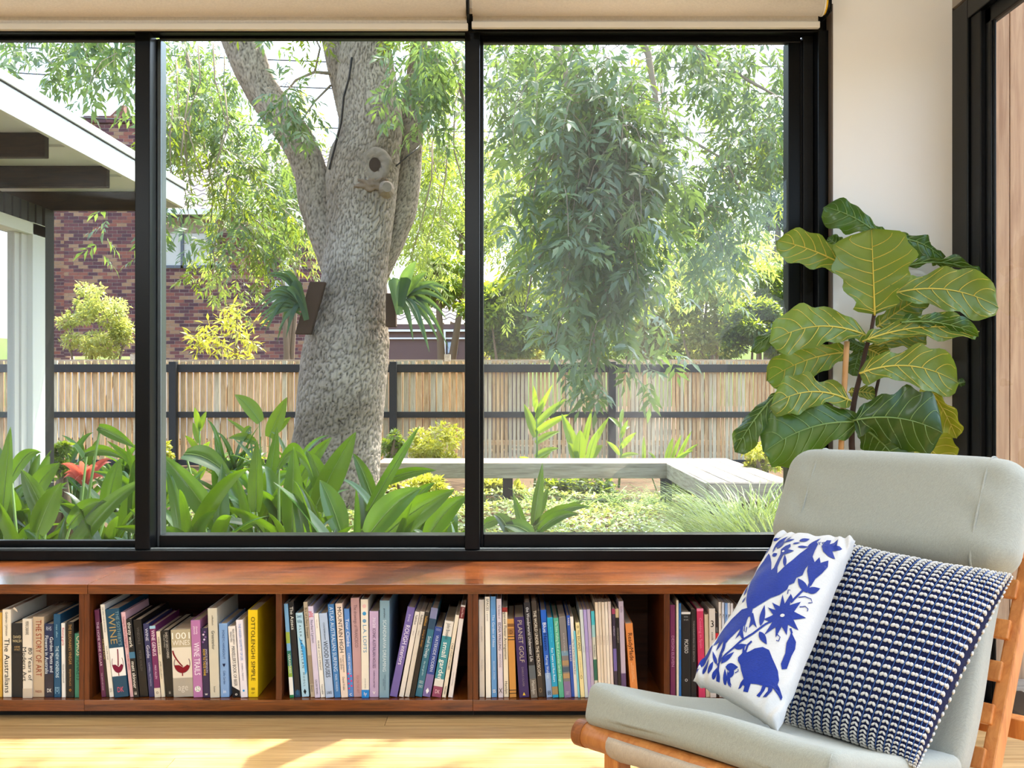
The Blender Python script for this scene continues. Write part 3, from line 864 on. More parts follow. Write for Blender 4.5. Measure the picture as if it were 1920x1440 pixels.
B4(506, 522, 546, 561, 362, (30, 30, 34), 'very thin black book beside the microscope book', [('COLLECTED POEMS', .1, .5, .5, (190, 190, 190))], soft=True)
B4(523, 563, 568, 602, 355, (30, 92, 190), 'bright blue book lettered Blue Heaven', [('Blue', .14, .26, .62, (232, 240, 246)), ('Heaven', .27, .46, .62, (14, 30, 70)), ('Murray Waldren', .52, .78, .45, (206, 224, 240)), ('88', .92, .98, .6, (20, 30, 50), 'h')], bands=[(.72, 1, (140, 170, 214))])
B4(565, 606, 606, 641, 402, (22, 152, 194), 'cyan book with a photograph at its foot', [('AUSTRALIA', .06, .36, .3, (90, 200, 220)), ('Rex Tasers and Roo Roars', .38, .8, .4, (226, 240, 244))], bands=[(.86, .96, (150, 130, 90))])
B4(607, 641, 646, 679, 405, (78, 168, 138), 'sea-green book with pale italic lettering', [('The Edna Walling Book of Australian Garden Design', .04, .8, .5, (206, 236, 220))])
B4(641, 690, 683, 723, 400, (120, 116, 116), 'grey striped book with blue and tan bars', [('ROME IS FOREVER', .2, .44, .26, (180, 180, 180)), ('GREY', .92, .97, .5, (190, 180, 200), 'h')], bands=[(.42, .48, (110, 146, 170)), (.54, .6, (160, 134, 100)), (.62, .68, (70, 90, 110)), (.70, .76, (170, 140, 100)), (.8, 1, (128, 108, 150))], soft=True)
B4(692, 715, 726, 748, 392, (42, 84, 176), 'deep blue slim book with white lettering', [('PARIS', .03, .12, .55, WHT), ('THE BLUE GUIDE', .36, .56, .5, WHT)])
B4(716, 738, 747, 768, 400, (232, 228, 222), 'slim white book with blue marks near the yellow-cream one', [('The Tale of Two Cities and the River', .28, .72, .5, (60, 80, 130))], soft=True)
B4(739, 750, 769, 780, 490, (110, 190, 206), 'thin aqua booklet', (), soft=True)
B4(750, 778, 785, 812, 436, (228, 214, 158), 'yellow-cream book lettered THE ESCAPIST', [('The', .1, .16, .5, (90, 80, 50)), ('ESCAPIST', .18, .38, .6, (50, 46, 36)), ('a travel compendium of places', .44, .7, .25, (120, 110, 80)), ('o', .02, .08, .5, (120, 100, 60), 'h'), ('O', .7, .76, .5, (90, 80, 50), 'h')])
B4(776, 799, 813, 833, 352, (196, 206, 206), 'thin pale blue-grey magazine left of two lilac ones', [('quarterly', .3, .6, .3, (150, 150, 160))], soft=True)
B4(800, 822, 834, 855, 352, (166, 152, 204), 'thin lilac magazine, left of two', [('quarterly', .3, .6, .3, (130, 116, 170))], soft=True)
B4(823, 847, 856, 878, 352, (190, 178, 204), 'thin lilac magazine beside the teal-topped one', [('quarterly', .3, .6, .3, (150, 136, 180))], soft=True)
B4(850, 873, 879, 900, 362, (200, 202, 190), 'thin magazine with teal top and green leaf print', [('foundation', .38, .54, .5, (40, 40, 40))], bands=[(0, .16, (70, 180, 196)), (.16, .3, (150, 196, 200)), (.56, .8, (40, 100, 84))], soft=True)
for i in range(5):
    B4(875 + i * 21, 895 + i * 21, 902 + i * 20, 921 + i * 20, 304 - (i == 4) * 2, ((222, 206, 184), (226, 214, 196), (218, 204, 186), (230, 220, 204), (214, 200, 196))[i],
       ('warm cream magazine, leftmost of five tall ones', 'pale cream magazine, second of five tall ones', 'tan-cream magazine, middle of five tall ones', 'near-white magazine, fourth of five tall ones', 'pinkish cream magazine, rightmost of five tall ones')[i], [('house quarterly', .3, .5, .3, (150, 130, 110))], soft=True)
B4(984, 1006, 1004, 1026, 346, (54, 46, 66), 'thin dark plum magazine after the tall cream ones', [('artforum', .1, .4, .5, (190, 180, 200))], bands=[(0, .06, (150, 60, 90)), (.45, .7, (110, 96, 160))], soft=True)
B4(1007, 1028, 1027, 1048, 346, (30, 28, 28), 'thin black magazine with tan head after the tall cream ones', [('MONUMENT', .1, .5, .5, (150, 140, 130))], bands=[(0, .1, (190, 170, 130))], soft=True)
B4(1029, 1060, 1049, 1082, 300, (186, 172, 190), 'tall greyish lilac magazine left of the orange book', [('belle', .05, .12, .4, (130, 110, 130))], bands=[(.75, .95, (90, 70, 110))], soft=True)
B4(1072, 1118, 1108, 1158, 440, (212, 132, 70), 'orange book lettered ReadyMade', [('ReadyMade', .13, .5, .6, (60, 34, 22)), ('HOW TO MAKE\nALMOST EVERYTHING', .52, .8, .3, (240, 200, 150))])

def B5(t0, t1, b0, b1, y, *r, **k): return book(5, e(t0), e(t1), e(b0), e(b1), ay(y), *r, **k)
B5(1360, 1394, 1362, 1396, 322, (124, 50, 92), 'magenta-purple book against the left divider', [('DESIGN ELEVEN', .1, .9, .5, (206, 150, 186))])
B5(1400, 1413, 1402, 1415, 290, (226, 214, 190), 'very thin tall cream book', (), soft=True)
B5(1414, 1431, 1416, 1432, 312, (40, 100, 160), 'slim blue book left of the black one', [('WHITNEY', .05, .4, .5, (130, 180, 214))])
B5(1432, 1492, 1436, 1494, 368, (28, 27, 27), 'black book with a white head band', [('PICASSO', .32, .48, .42, (214, 210, 206)), ('notes\non art', .04, .1, .5, (150, 150, 150), 'h'), ('o', .76, .82, .3, (200, 200, 200), 'h')], bands=[(0, .025, (214, 210, 204))])
B5(1495, 1530, 1497, 1531, 352, (34, 30, 30), 'black book with grey lettering left of the red one', [('TODOGRAM/VEAS/19515 EDITION', .12, .6, .3, (150, 146, 142))])
B5(1531, 1574, 1545, 1588, 345, (194, 52, 88), 'crimson pink book', [('Cooking in Spain', .05, .5, .4, (226, 130, 156))], bands=[(.0, .03, (230, 120, 150))])
B5(1581, 1608, 1592, 1618, 385, (196, 178, 146), 'slim tan book right of the crimson one', ())
B5(1610, 1650, 1618, 1658, 345, (206, 196, 184), 'grey-white book with a black ornament', [('3', .13, .22, .5, BLK, 'h'), ('cook', .26, .36, .4, (40, 40, 40))])
B5(1652, 1672, 1659, 1679, 375, (40, 34, 34), 'thin black book with a red patch', [('sushi', .1, .3, .5, (190, 186, 180))], bands=[(.24, .32, (200, 40, 50)), (.4, .5, (190, 50, 60))], soft=True)
for i in range(5):
    B5(1660 + i * 19 + 14, 1677 + i * 19 + 14, 1680 + i * 18, 1697 + i * 18, 305 + i * 2, ((222, 214, 206), (206, 208, 216), (120, 156, 206), (226, 222, 216), (214, 208, 204))[i],
       ('white magazine, leftmost of five', 'bluish white magazine, second of five', 'light blue magazine, middle of five', 'bright white magazine, fourth of five', 'greyish white magazine, rightmost of five')[i], [('?', .12, .17, .5, (60, 60, 70), 'h')], soft=True)
B5(1772, 1830, 1778, 1835, 352, (226, 218, 206), 'wide white book with red lettering partly behind the cushion', [('THE ART\nOF LIFE', .05, .2, .5, (190, 60, 70), 'v')])

bpy.context.view_layer.update()
_dg = bpy.context.evaluated_depsgraph_get()
for to, mx, _, m in FIT:
    me = bpy.data.meshes.new_from_object(to.evaluated_get(_dg))
    xs_ = [v.co.x for v in me.vertices]
    d = (max(xs_) - min(xs_)) if xs_ else 1
    sx = min(mx / d, 1.25) if d > 1e-6 else 1
    o = bpy.data.objects.new('spine_lettering', me)
    COL.objects.link(o)
    o.parent = to.parent
    o.matrix_basis = m @ Matrix.Diagonal((sx, 1, 1, 1))
for to, *_ in FIT:
    cu = to.data
    bpy.data.objects.remove(to)
    bpy.data.curves.remove(cu)
for o in bpy.data.objects:
    if o.name.startswith('spine_lettering'): pass
# ------------------------------------------------------------------ lounge chair
vA, vB = Vector((.154, 2.11, .40)), Vector((.539, 1.722, .40))
wv = (vB - vA); CWID = wv.length; wv = wv.normalized()          # across the chair, towards the near side
gv = Vector((-wv.y, wv.x, 0))                                   # from the front to the back
sa = R(15.5)
sv = gv * math.cos(sa) - Vector((0, 0, math.sin(sa)))           # along the seat, falling to the back
ns = wv.cross(sv); ns = ns if ns.z > 0 else -ns                 # seat normal, up
uv_ = gv * math.sin(R(30)) + Vector((0, 0, math.cos(R(30))))    # up the backrest
nb = gv * math.cos(R(30)) - Vector((0, 0, math.sin(R(30))))     # backrest normal, to the rear
vC, vD = vB + sv * .55, vA + sv * .55
chair = thing('lounge_chair', 'low wooden lounge chair with pale grey-green cushions and a thick headrest roll', 'chair', ((vA + vC) / 2).to_tuple()[:2] + (0,))

TS = .085
def seat_fn(q):
    # crowned front edge, a hollow where one sits, slack lower corners
    x, y, z = q
    v = (y + .29) / .58
    u = x / (CWID / 2)
    dz = 0
    if z > -.02:
        dz -= .024 * math.exp(-((v - .55) / .35) ** 2) * (1 - .6 * u * u)
        dz += .006 * math.sin(u * 5 + 1) * (1 - v)
        dz -= .014 * math.exp(-((v - .30) / .16) ** 2) * math.exp(-((u + .1) / .35) ** 2)
    if z < 0:
        dz += .012 * (1 - u * u) * (1 - v) - .006
    return Vector((x + .004 * math.sin(v * 7), y + .012 * (u * u) * (1 - v) * 0.6, z + dz))
rb_obj('seat_cushion', (vA + vB) / 2 + sv * .285 - ns * (TS / 2), wv, sv, ns, (CWID / 2 + .004, .29, TS / 2), .026, M['linen'], chair, 18, seat_fn)
def back_fn(q):
    x, y, z = q
    u = x / (CWID / 2); v = (y + .24) / .48
    dz = .014 * (1 - u * u) * math.sin(math.pi * v) if z > 0 else 0
    return Vector((x + .004 * math.sin(v * 6), y, z + dz))
TB = .085
rb_obj('back_cushion', (vC + vD) / 2 + uv_ * .20 + nb * (TB / 2), wv, uv_, -nb, (CWID / 2, .245, TB / 2), .026, M['linen'], chair, 16, back_fn)
def head_fn(q):
    x, y, z = q
    u = x / (CWID / 2 + .024)
    e = abs(u) ** 6
    r = math.hypot(y / .11, z / .06)
    k = 1 - .09 * e
    seam = sum(math.exp(-((u - s) / .012) ** 2) for s in (-.70, .70))
    fold = .0025 * math.sin(y * 60 + u * 9) * math.exp(-((abs(u) - .72) / .16) ** 2)
    return Vector((x, y * k * (1 - .012 * seam), z * k * (1 - .035 * seam) + fold + .006 * (1 - u * u)))
hc = (vC + vD) / 2 + uv_ * .530 + nb * .012 + wv * .012
head = rb_obj('headrest', hc, wv, uv_, -nb, (CWID / 2 + .026, .142, .066), .058, M['linen'], chair, 30, head_fn)
# stitched seams round the headrest
for s in (-.70, .70):
    pts = []
    for i in range(41):
        a_ = 2 * math.pi * i / 40
        ca, sa_ = math.cos(a_), math.sin(a_)
        yy, zz = .142 * .985 * abs(ca) ** .55 * (1 if ca > 0 else -1), .066 * .985 * abs(sa_) ** .55 * (1 if sa_ > 0 else -1)
        pts.append(hc + wv * (s * (CWID / 2 + .026) + .008) + uv_ * yy - nb * (zz + .0030))
    for dx in (0,):
        MB().tube([p + wv * dx for p in pts], .0030, 6, cap=False).build('seam', M['linen'], head, smooth=True)
# seam down the front corner of the seat cushion
MB().tube([vB - wv * .004 - ns * (.012 + .062 * i / 6) + sv * (.004 if 0 < i < 6 else .008) for i in range(7)], .0016, 6).build('piping', M['linen'], chair, smooth=True)

# frame: front rail, sling, side rails, posts, slats, legs
FR = .026
fr0 = vA - wv * .006 + sv * .028 - ns * (TS + FR - .004)
fr1 = vB + wv * .045 + sv * .028 - ns * (TS + FR - .004)
MB().tube([fr0 - wv * .012, fr0 - wv * .010, fr1, fr1 + wv * .002], [FR * .9, FR, FR, FR * .9], 28).build('front_rail', M['oak'], chair, smooth=True, bevel=0)
MB().tube([fr0 - wv * .0125, fr0 + wv * .012], FR + .0012, 28).build('rail_cap', M['oak_dark'], chair)
# canvas sling lapped over the front rail
rows = []
for i in range(15):
    a_ = R(-200 + 250 * i / 14)
    dirv = sv * math.cos(a_) + ns * math.sin(a_)
    rows.append([fr0 + (fr1 - fr0) * (.14 + .86 * j / 24) + dirv * (FR + .003 + .0016 * math.sin(j * 1.9 + i)) for j in range(25)])
for j in range(25): pass
low = [p - ns * (.018 + .010 * math.sin(k * .55) + .004 * math.sin(k * 2.1)) + sv * .012 for k, p in enumerate(rows[0])]
slg = MB().grid([low] + rows).build('canvas_sling', M['canvas'], chair, smooth=True)
sm = slg.modifiers.new('thick', 'SOLIDIFY'); sm.thickness = .002
MB().grid([[p + sv * 0.0 for p in rows[-1]], [p + sv * .5 for p in rows[-1]]]).build('seat_sling', M['canvas'], chair, smooth=True)
# lacing under the sling
mbl = MB()
for k in range(3, 22, 3):
    p = low[k]
    mbl.tube([p + ns * .004, p - wv * .010 - ns * .006 + sv * .004, p + wv * .016 - ns * .005, p + wv * .024 + ns * .002], .0016, 5)
mbl.build('lacing', M['black_deep'], chair)
def bar(p0, p1, hw_, ht, side, name, mat='oak', bev=.004):
    p0, p1 = Vector(p0), Vector(p1)
    ax = (p1 - p0)
    up = ax.cross(side).normalized()
    return MB().obox((p0 + p1) / 2, ax / 2, side.normalized() * hw_, up * ht).build(name, M[mat], chair, bevel=bev)
for e_, o_ in ((0, -.0), (1, .0)):
    base = (vA - wv * -.028) if e_ == 0 else (vB + wv * .022)
    f0 = base + sv * .02 - ns * (TS + FR)
    bar(f0, f0 + sv * .62, .0125, .022, wv, 'side_rail')
    # front leg
    q = f0 + sv * .02 + (wv * .012 if e_ == 0 else Vector())
    q = q + (wv * .034 if e_ == 0 else Vector())
    bar(q - ns * .0, (q.x, q.y, .0), .018, .022, wv, 'leg')
    # back post
    pb = (vD - wv * -.0 if e_ == 0 else vC + wv * .020) + nb * (TB + .040) - uv_ * .12
    if e_ == 0: pb = vD + wv * .005 + nb * (TB + .040) - uv_ * .12
    bar(pb, pb + uv_ * .70, .0150, .0235, wv, 'back_post')
    # rear leg
    r0 = f0 + sv * .50
    bar(r0 + ns * .0, (r0.x + gv.x * .10, r0.y + gv.y * .10, 0), .0145, .022, wv, 'leg')
for k in range(6):
    t = .02 + k * .095
    p0 = vD + wv * .0 + nb * (TB + .014) + uv_ * t
    p1 = vC + wv * .016 + nb * (TB + .014) + uv_ * t
    MB().obox((p0 + p1) / 2, (p1 - p0) / 2, uv_ * .022, nb * .008).build('back_slat', M['oak'], chair, bevel=.003)
MB().obox((vC + vD) / 2 + gv * .26 + Vector((0, 0, .0)) + wv * .03, wv * (CWID / 2 + .02), gv * .02, Vector((0, 0, .022))).build('rear_rail', M['oak'], chair, bevel=.003)
q0 = vA + wv * .085 + sv * .03 - ns * .19; q1 = vB + sv * .03 - ns * .19
MB().obox((q0 + q1) / 2 + wv * .02, (q1 - q0) / 2, gv * .011, Vector((0, 0, .028))).build('front_stretcher', M['oak_dark'], chair, bevel=.003)

# ------------------------------------------------------------------ cushions
M['cotton'] = fabric('cotton', srgb(192, 191, 187), 700, .25, var=.03)
M['embroidery'] = fabric('embroidery', srgb(15, 42, 126), 1200, .6, rough=.65, var=.12)
M['navy'] = fabric('navy_knit', srgb(18, 25, 60), 260, .9, var=.3, sheen=0.0)
M['mid_blue'] = fabric('blue_yarn', srgb(58, 92, 150), 400, .5)
M['white_yarn'] = fabric('white_yarn', srgb(200, 198, 192), 900, .5)

class Cushion:
    """stuffed cushion between four corners (tl, tr, br, bl); u runs right, v runs down"""
    def __init__(s, tl, tr, br, bl, T, pinch=.05, wr=.003, seed=1, sag=0.0, ex=.75):
        s.ex = ex
        s.c = [Vector(x) for x in (tl, tr, br, bl)]
        s.T, s.pinch, s.wr, s.seed, s.sag = T, pinch, wr, seed, sag
        d1, d2 = s.c[1] - s.c[0], s.c[3] - s.c[0]
        s.n = d1.cross(d2).normalized()
        if s.n.y > 0: s.n = -s.n                                 # faces the camera side
    def at(s, u, v, side=1, lift=0.0):
        c = s.c
        uu, vv = u * 2 - 1, v * 2 - 1
        uu2 = uu * (1 - s.pinch * (1 - vv * vv) * abs(uu) ** 3)
        vv2 = vv * (1 - s.pinch * (1 - uu * uu) * abs(vv) ** 3)
        a_, b_ = (uu2 + 1) / 2, (vv2 + 1) / 2
        p = (c[0] * (1 - a_) + c[1] * a_) * (1 - b_) + (c[3] * (1 - a_) + c[2] * a_) * b_
        k = (max(0, 1 - uu ** 2) ** .5 * max(0, 1 - vv ** 2) ** .5) ** s.ex
        edge = 1 - k
        cr = math.exp(-min((uu - a) ** 2 + (vv - b) ** 2 for a in (-1, 1) for b in (-1, 1)) / .16)
        w_ = s.wr * (noise.noise(Vector((u * 5, v * 5, s.seed * 3.1))) + .6 * edge * math.sin((u * 23 + v * 31) + s.seed) + 1.1 * cr * math.sin(uu * vv * 26 + s.seed)) * min(1, 6 * k)
        p = p + s.n * side * (s.T * k + w_ + lift)
        p.z -= s.sag * k
        return p
    def body(s, name, mats, parent, n=44):
        t = [(1 - math.cos(math.pi * i / n)) / 2 * .6 + i / n * .4 for i in range(n + 1)]
        mb = MB()
        mb.grid([[s.at(u, v, 1) for u in t] for v in t])
        mb.grid([[s.at(u, v, -1) for u in t] for v in t])
        me = mb.mesh(name, True)
        bm = bmesh.new(); bm.from_mesh(me)
        bmesh.ops.remove_doubles(bm, verts=bm.verts, dist=2e-4)
        bmesh.ops.recalc_face_normals(bm, faces=bm.faces)
        bm.to_mesh(me); bm.free()
        return link(name, me, parent, mats)

# knitted cushion
def ray(px, py):
    return Vector(((px - CX) / FPX, 1, -(py - CY) / FPX))
def at_depth(px, py, Y): return P(px, py, Y)
K = Cushion(at_depth(1560, 1012, 2.40), at_depth(1898, 1078, 2.135), at_depth(1718, 1440, 1.925), at_depth(1432, 1352, 2.30), .090, .045, .003, 2)
knit = thing('cushion', 'chunky knitted cushion in navy and white on the right of the chair', 'cushion', K.at(.5, 1.0))
K.body('cushion_cover', M['navy'], knit)
NC, NR = 24, 35
st, ln = MB(), MB()
def um(i): return .28 * i + .72 * (.5 - .5 * math.cos(math.pi * i))
for side in (1, -1):
    for j in range(NR):
        for i in range(NC):
            if side < 0 and i < NC - 7: continue
            for s_ in (-1, 1):
                u1, v1 = um((i + .5 + s_ * .19) / NC), um((j + .55) / NR)
                p = K.at(u1, v1, side, .0015)
                e_ = .004
                du = K.at(min(1, u1 + e_), v1, side) - K.at(max(0, u1 - e_), v1, side)
                dv = K.at(u1, min(1, v1 + e_), side) - K.at(u1, max(0, v1 - e_), side)
                if du.length < 1e-6 or dv.length < 1e-6: continue
                lu = du.length / (2 * e_) * (um((i + 1) / NC) - um(i / NC))
                lv = dv.length / (2 * e_) * (um((j + 1) / NR) - um(j / NR))
                lu, lv = min(lu, .024), min(lv, .018)
                du.normalize(); dv.normalize()
                nn = du.cross(dv).normalized()
                if nn.dot(K.n) * side < 0: nn = -nn
                ax = (du * .74 + dv * .67 * s_).normalized()
                ay_ = nn.cross(ax)
                st.ell(p, ax * lu * .27, ay_ * lv * .25, nn * .0030, 7, 4)
for i in range(1, NC):
    ln.tube([K.at(um(i / NC), .01 + .98 * q / 60, 1, .0012 + .0004 * (q % 2)) for q in range(61)], .0009, 5)
o = st.build('white_stitches', M['white_yarn'], knit, smooth=True); o['kind'] = 'stuff'
o = ln.build('blue_yarn', M['mid_blue'], knit); o['kind'] = 'stuff'

# white cushion with blue embroidery
W_ = Cushion(at_depth(1462, 1001, 2.345), at_depth(1605, 1013, 2.275), at_depth(1458, 1374, 1.935), at_depth(1299, 1277, 2.025), .046, .05, .0055, 5, ex=.55)
white = thing('cushion', 'narrow white cotton cushion embroidered with blue birds and flowers', 'cushion', W_.at(.9, 1.0))
W_.body('cushion_cover', M['cotton'], white)
QC = [(665, 75), (1155, 125), (630, 1402), (85, 1070)]           # cushion corners in the pattern drawing
def inv_bilinear(x, y):
    u, v = .5, .5
    for _ in range(12):
        def f(u, v):
            a_, b_, c_, d_ = QC
            return ((a_[0] * (1 - u) + b_[0] * u) * (1 - v) + (d_[0] * (1 - u) + c_[0] * u) * v, (a_[1] * (1 - u) + b_[1] * u) * (1 - v) + (d_[1] * (1 - u) + c_[1] * u) * v)
        fx, fy = f(u, v)
        e1 = f(u + 1e-4, v); e2 = f(u, v + 1e-4)
        a11, a21 = (e1[0] - fx) / 1e-4, (e1[1] - fy) / 1e-4
        a12, a22 = (e2[0] - fx) / 1e-4, (e2[1] - fy) / 1e-4
        det = a11 * a22 - a12 * a21
        rx, ry = x - fx, y - fy
        u += (rx * a22 - ry * a12) / det
        v += (a11 * ry - a21 * rx) / det
    return u, v
def patch(name, pts, mat='embroidery', lift=.0016):
    uvs = [inv_bilinear(*p) for p in pts]
    uvs = [(min(.985, max(.015, u)), min(.985, max(.015, v))) for u, v in uvs]
    bm = bmesh.new()
    vs = [bm.verts.new((u, v, 0)) for u, v in uvs]
    for t in tessellate_polygon([[Vector((u, v, 0)) for u, v in uvs]]):
        try: bm.faces.new([vs[i] for i in t])
        except ValueError: pass
    for _ in range(4):
        es = [e for e in bm.edges if math.hypot((e.verts[0].co.x - e.verts[1].co.x) * .28, (e.verts[0].co.y - e.verts[1].co.y) * .48) > .014]
        if not es: break
        bmesh.ops.subdivide_edges(bm, edges=es, cuts=1, use_grid_fill=False)
        bmesh.ops.triangulate(bm, faces=bm.faces)
    for v in bm.verts:
        v.co = W_.at(v.co.x, v.co.y, 1, lift)
    bmesh.ops.recalc_face_normals(bm, faces=bm.faces)
    for f in bm.faces: f.smooth = True
    me = bpy.data.meshes.new(name)
    bm.to_mesh(me); bm.free()
    return link(name, me, white, M[mat])
def leaf_pts(x1, y1, x2, y2, w, n=8):
    dx, dy = x2 - x1, y2 - y1
    L = math.hypot(dx, dy); px_, py_ = -dy / L, dx / L
    up = [(x1 + dx * t + px_ * w / 2 * math.sin(math.pi * t ** .8), y1 + dy * t + py_ * w / 2 * math.sin(math.pi * t ** .8)) for t in [i / n for i in range(n + 1)]]
    dn = [(x1 + dx * t - px_ * w / 2 * math.sin(math.pi * t ** .8), y1 + dy * t - py_ * w / 2 * math.sin(math.pi * t ** .8)) for t in [i / n for i in range(n - 1, 0, -1)]]
    return up + dn
def line_pts(pts, w):
    L, Rr = [], []
    for i, p in enumerate(pts):
        q0, q1 = pts[max(0, i - 1)], pts[min(len(pts) - 1, i + 1)]
        dx, dy = q1[0] - q0[0], q1[1] - q0[1]
        l = math.hypot(dx, dy) or 1
        L.append((p[0] - dy / l * w / 2, p[1] + dx / l * w / 2)); Rr.append((p[0] + dy / l * w / 2, p[1] - dx / l * w / 2))
    return L + Rr[::-1]
patch('embroidered_bird', [(580, 300), (545, 360), (490, 420), (455, 500), (432, 590), (428, 660), (440, 725), (480, 725), (540, 690), (590, 660), (650, 640), (700, 605), (710, 575), (745, 560), (760, 520), (800, 500), (820, 450), (850, 410), (870, 360), (890, 300), (915, 240), (905, 215), (840, 280), (790, 330), (740, 390), (690, 440), (650, 480), (638, 490), (640, 440), (660, 390), (682, 345), (720, 335), (755, 315), (715, 300), (735, 275), (735, 250), (700, 265), (668, 290), (662, 330), (640, 380), (615, 440), (598, 455), (600, 390), (592, 330)])
patch('embroidered_tail', [(440, 715), (400, 715), (330, 760), (280, 810), (240, 850), (215, 930), (255, 900), (235, 965), (285, 915), (275, 965), (330, 905), (380, 860), (430, 830), (445, 780), (468, 770), (475, 725)])
for p in ([(400, 830), (388, 870), (362, 915), (392, 892), (405, 915), (420, 918), (412, 870), (416, 830)], [(455, 760), (462, 800), (450, 855), (478, 830), (503, 858), (490, 810), (478, 755)]):
    patch('embroidered_leg', p)
import itertools
tips = [(600, 690), (668, 640), (722, 640), (785, 688), (818, 785), (768, 868), (692, 905), (622, 925), (548, 905), (545, 800), (572, 722)]
fl = []
for i, t in enumerate(tips):
    t2 = tips[(i + 1) % len(tips)]
    cx_, cy_ = 665, 782
    fl.append(t)
    mx_, my_ = (t[0] + t2[0]) / 2, (t[1] + t2[1]) / 2
    fl.append((cx_ + (mx_ - cx_) * .55, cy_ + (my_ - cy_) * .55))
patch('embroidered_flower', fl)
patch('flower_eye', [(665 + 15 * math.cos(t), 782 + 11 * math.sin(t)) for t in [i * .628 for i in range(10)]], 'cotton', .0024)
patch('bird_eye', [(683 + 9 * math.cos(t), 312 + 9 * math.sin(t)) for t in [i * .785 for i in range(8)]], 'cotton', .0024)
patch('embroidered_flower', [(935, 260), (955, 225), (975, 200), (1002, 193), (988, 240), (1045, 195), (1032, 248), (1066, 256), (1050, 282), (1000, 290), (1016, 352), (972, 345), (942, 310)])
patch('embroidered_tulip', [(840, 560), (830, 470), (845, 390), (870, 352), (882, 400), (915, 358), (920, 402), (972, 380), (966, 430), (925, 480), (882, 520), (850, 575)])
patch('embroidered_armadillo', [(400, 1110), (395, 1075), (380, 1050), (382, 1030), (405, 1010), (420, 985), (440, 1005), (455, 1000), (490, 985), (540, 978), (580, 998), (602, 1050), (635, 1110), (642, 1160), (634, 1190), (664, 1240), (655, 1256), (620, 1232), (598, 1204), (560, 1205), (500, 1192), (450, 1192), (415, 1165)])
for p in ([(445, 1182), (425, 1158), (395, 1185), (376, 1215), (395, 1212), (410, 1198), (428, 1215)], [(432, 1180), (408, 1230), (440, 1237), (462, 1190)], [(540, 1190), (522, 1230), (495, 1255), (515, 1262), (548, 1225), (562, 1195)], [(575, 1195), (570, 1225), (536, 1260), (560, 1263), (598, 1230), (604, 1198)]):
    patch('embroidered_leg', p)
patch('embroidered_leaf', [(720, 880), (752, 940), (746, 980), (722, 1020), (692, 1090), (660, 1097), (654, 1070), (682, 1010), (690, 950), (710, 910)])
for p in ([(245, 1060), (300, 1008), (400, 930), (480, 890), (560, 830), (620, 800)], [(720, 700), (770, 645), (800, 610)], [(842, 560), (828, 610)], [(715, 860), (725, 890)], [(245, 1130), (255, 1060), (275, 1000)], [(430, 1000), (445, 960), (470, 940)], [(415, 1000), (420, 965)]):
    patch('embroidered_stem', line_pts(p, 13))
for p in ([(770, 662), (812, 648), (850, 660), (858, 685), (832, 690)], [(775, 722), (812, 714), (830, 728), (826, 744)], [(632, 905), (650, 920), (640, 945), (625, 940)], [(425, 835), (420, 870), (432, 880), (438, 845)], [(360, 1120), (382, 1112), (380, 1100)], [(318, 1150), (330, 1185), (322, 1200)], [(925, 245), (920, 225), (935, 222)], [(945, 240), (942, 225), (958, 220)], [(700, 640), (706, 610), (718, 615)]):
    patch('embroidered_curl', line_pts(p, 6))
for l in ((525, 845, 552, 705, 34), (518, 880, 566, 965, 40), (360, 972, 440, 958, 34), (825, 622, 768, 525, 50), (825, 615, 912, 578, 46), (110, 1062, 205, 930, 34), (150, 1078, 190, 1005, 26), (186, 1100, 220, 1030, 28), (212, 1132, 245, 1072, 28), (243, 1172, 255, 1085, 26), (243, 1052, 215, 968, 22), (256, 1050, 278, 955, 22), (270, 1060, 358, 994, 30), (292, 1182, 296, 1090, 26), (320, 1192, 312, 1100, 22), (300, 1082, 382, 1088, 46), (325, 1145, 350, 1085, 36), (275, 1000, 302, 905, 22), (175, 1000, 212, 920, 24),
          (498, 355, 532, 288, 18), (428, 525, 452, 448, 18), (408, 605, 432, 530, 18), (398, 660, 425, 625, 14), (615, 178, 678, 158, 18), (618, 262, 722, 162, 24), (556, 292, 598, 205, 26), (640, 275, 700, 205, 40), (690, 235, 768, 205, 16), (700, 215, 750, 185, 10), (750, 250, 802, 238, 16), (780, 280, 852, 266, 18), (795, 225, 868, 192, 32), (842, 272, 938, 184, 20), (606, 332, 642, 318, 30), (688, 445, 692, 345, 24), (610, 300, 632, 240, 14), (725, 700, 720, 640, 20), (470, 430, 492, 380, 12)):
    patch('embroidered_leaf', leaf_pts(*l))

# ------------------------------------------------------------------ fiddle-leaf fig
M['fig_leaf'] = foliage('fig_leaf', srgb(30, 66, 26), srgb(48, 88, 34), srgb(160, 184, 40), .30, .3, .5, attr=False, c_back=srgb(104, 128, 58))
M['fig_vein'] = plain('fig_vein', srgb(196, 182, 80), .5)
M['fig_vein_dull'] = plain('fig_vein_dull', srgb(112, 140, 78), .5)
M['fig_stem'] = plain('fig_stem', srgb(64, 44, 34), .8, bump=.6, bscale=90)
M['stake'] = wood('stake', srgb(170, 120, 70), srgb(206, 160, 104), (9, 9, 1), .6, 4.0)
M['pot'] = plain('pot_grey', srgb(120, 116, 110), .7, bump=.2)
FY = 3.25
fb = P(1608, 1000, FY)
fig = thing('fiddle_leaf_fig', 'tall fiddle-leaf fig with big veined leaves between window and white wall', 'plant', (fb.x, FY, .408))
pr = [(.0, .092), (.26, .125), (.275, .132), (.29, .130), (.29, .118), (.25, .115)]
rows = [[Vector((fb.x + r_ * math.cos(q), FY - .02 + r_ * math.sin(q), .409 + z_)) for q in [2 * math.pi * k / 28 for k in range(29)]] for z_, r_ in pr]
MB().grid(rows).build('pot', M['pot'], fig, smooth=True)
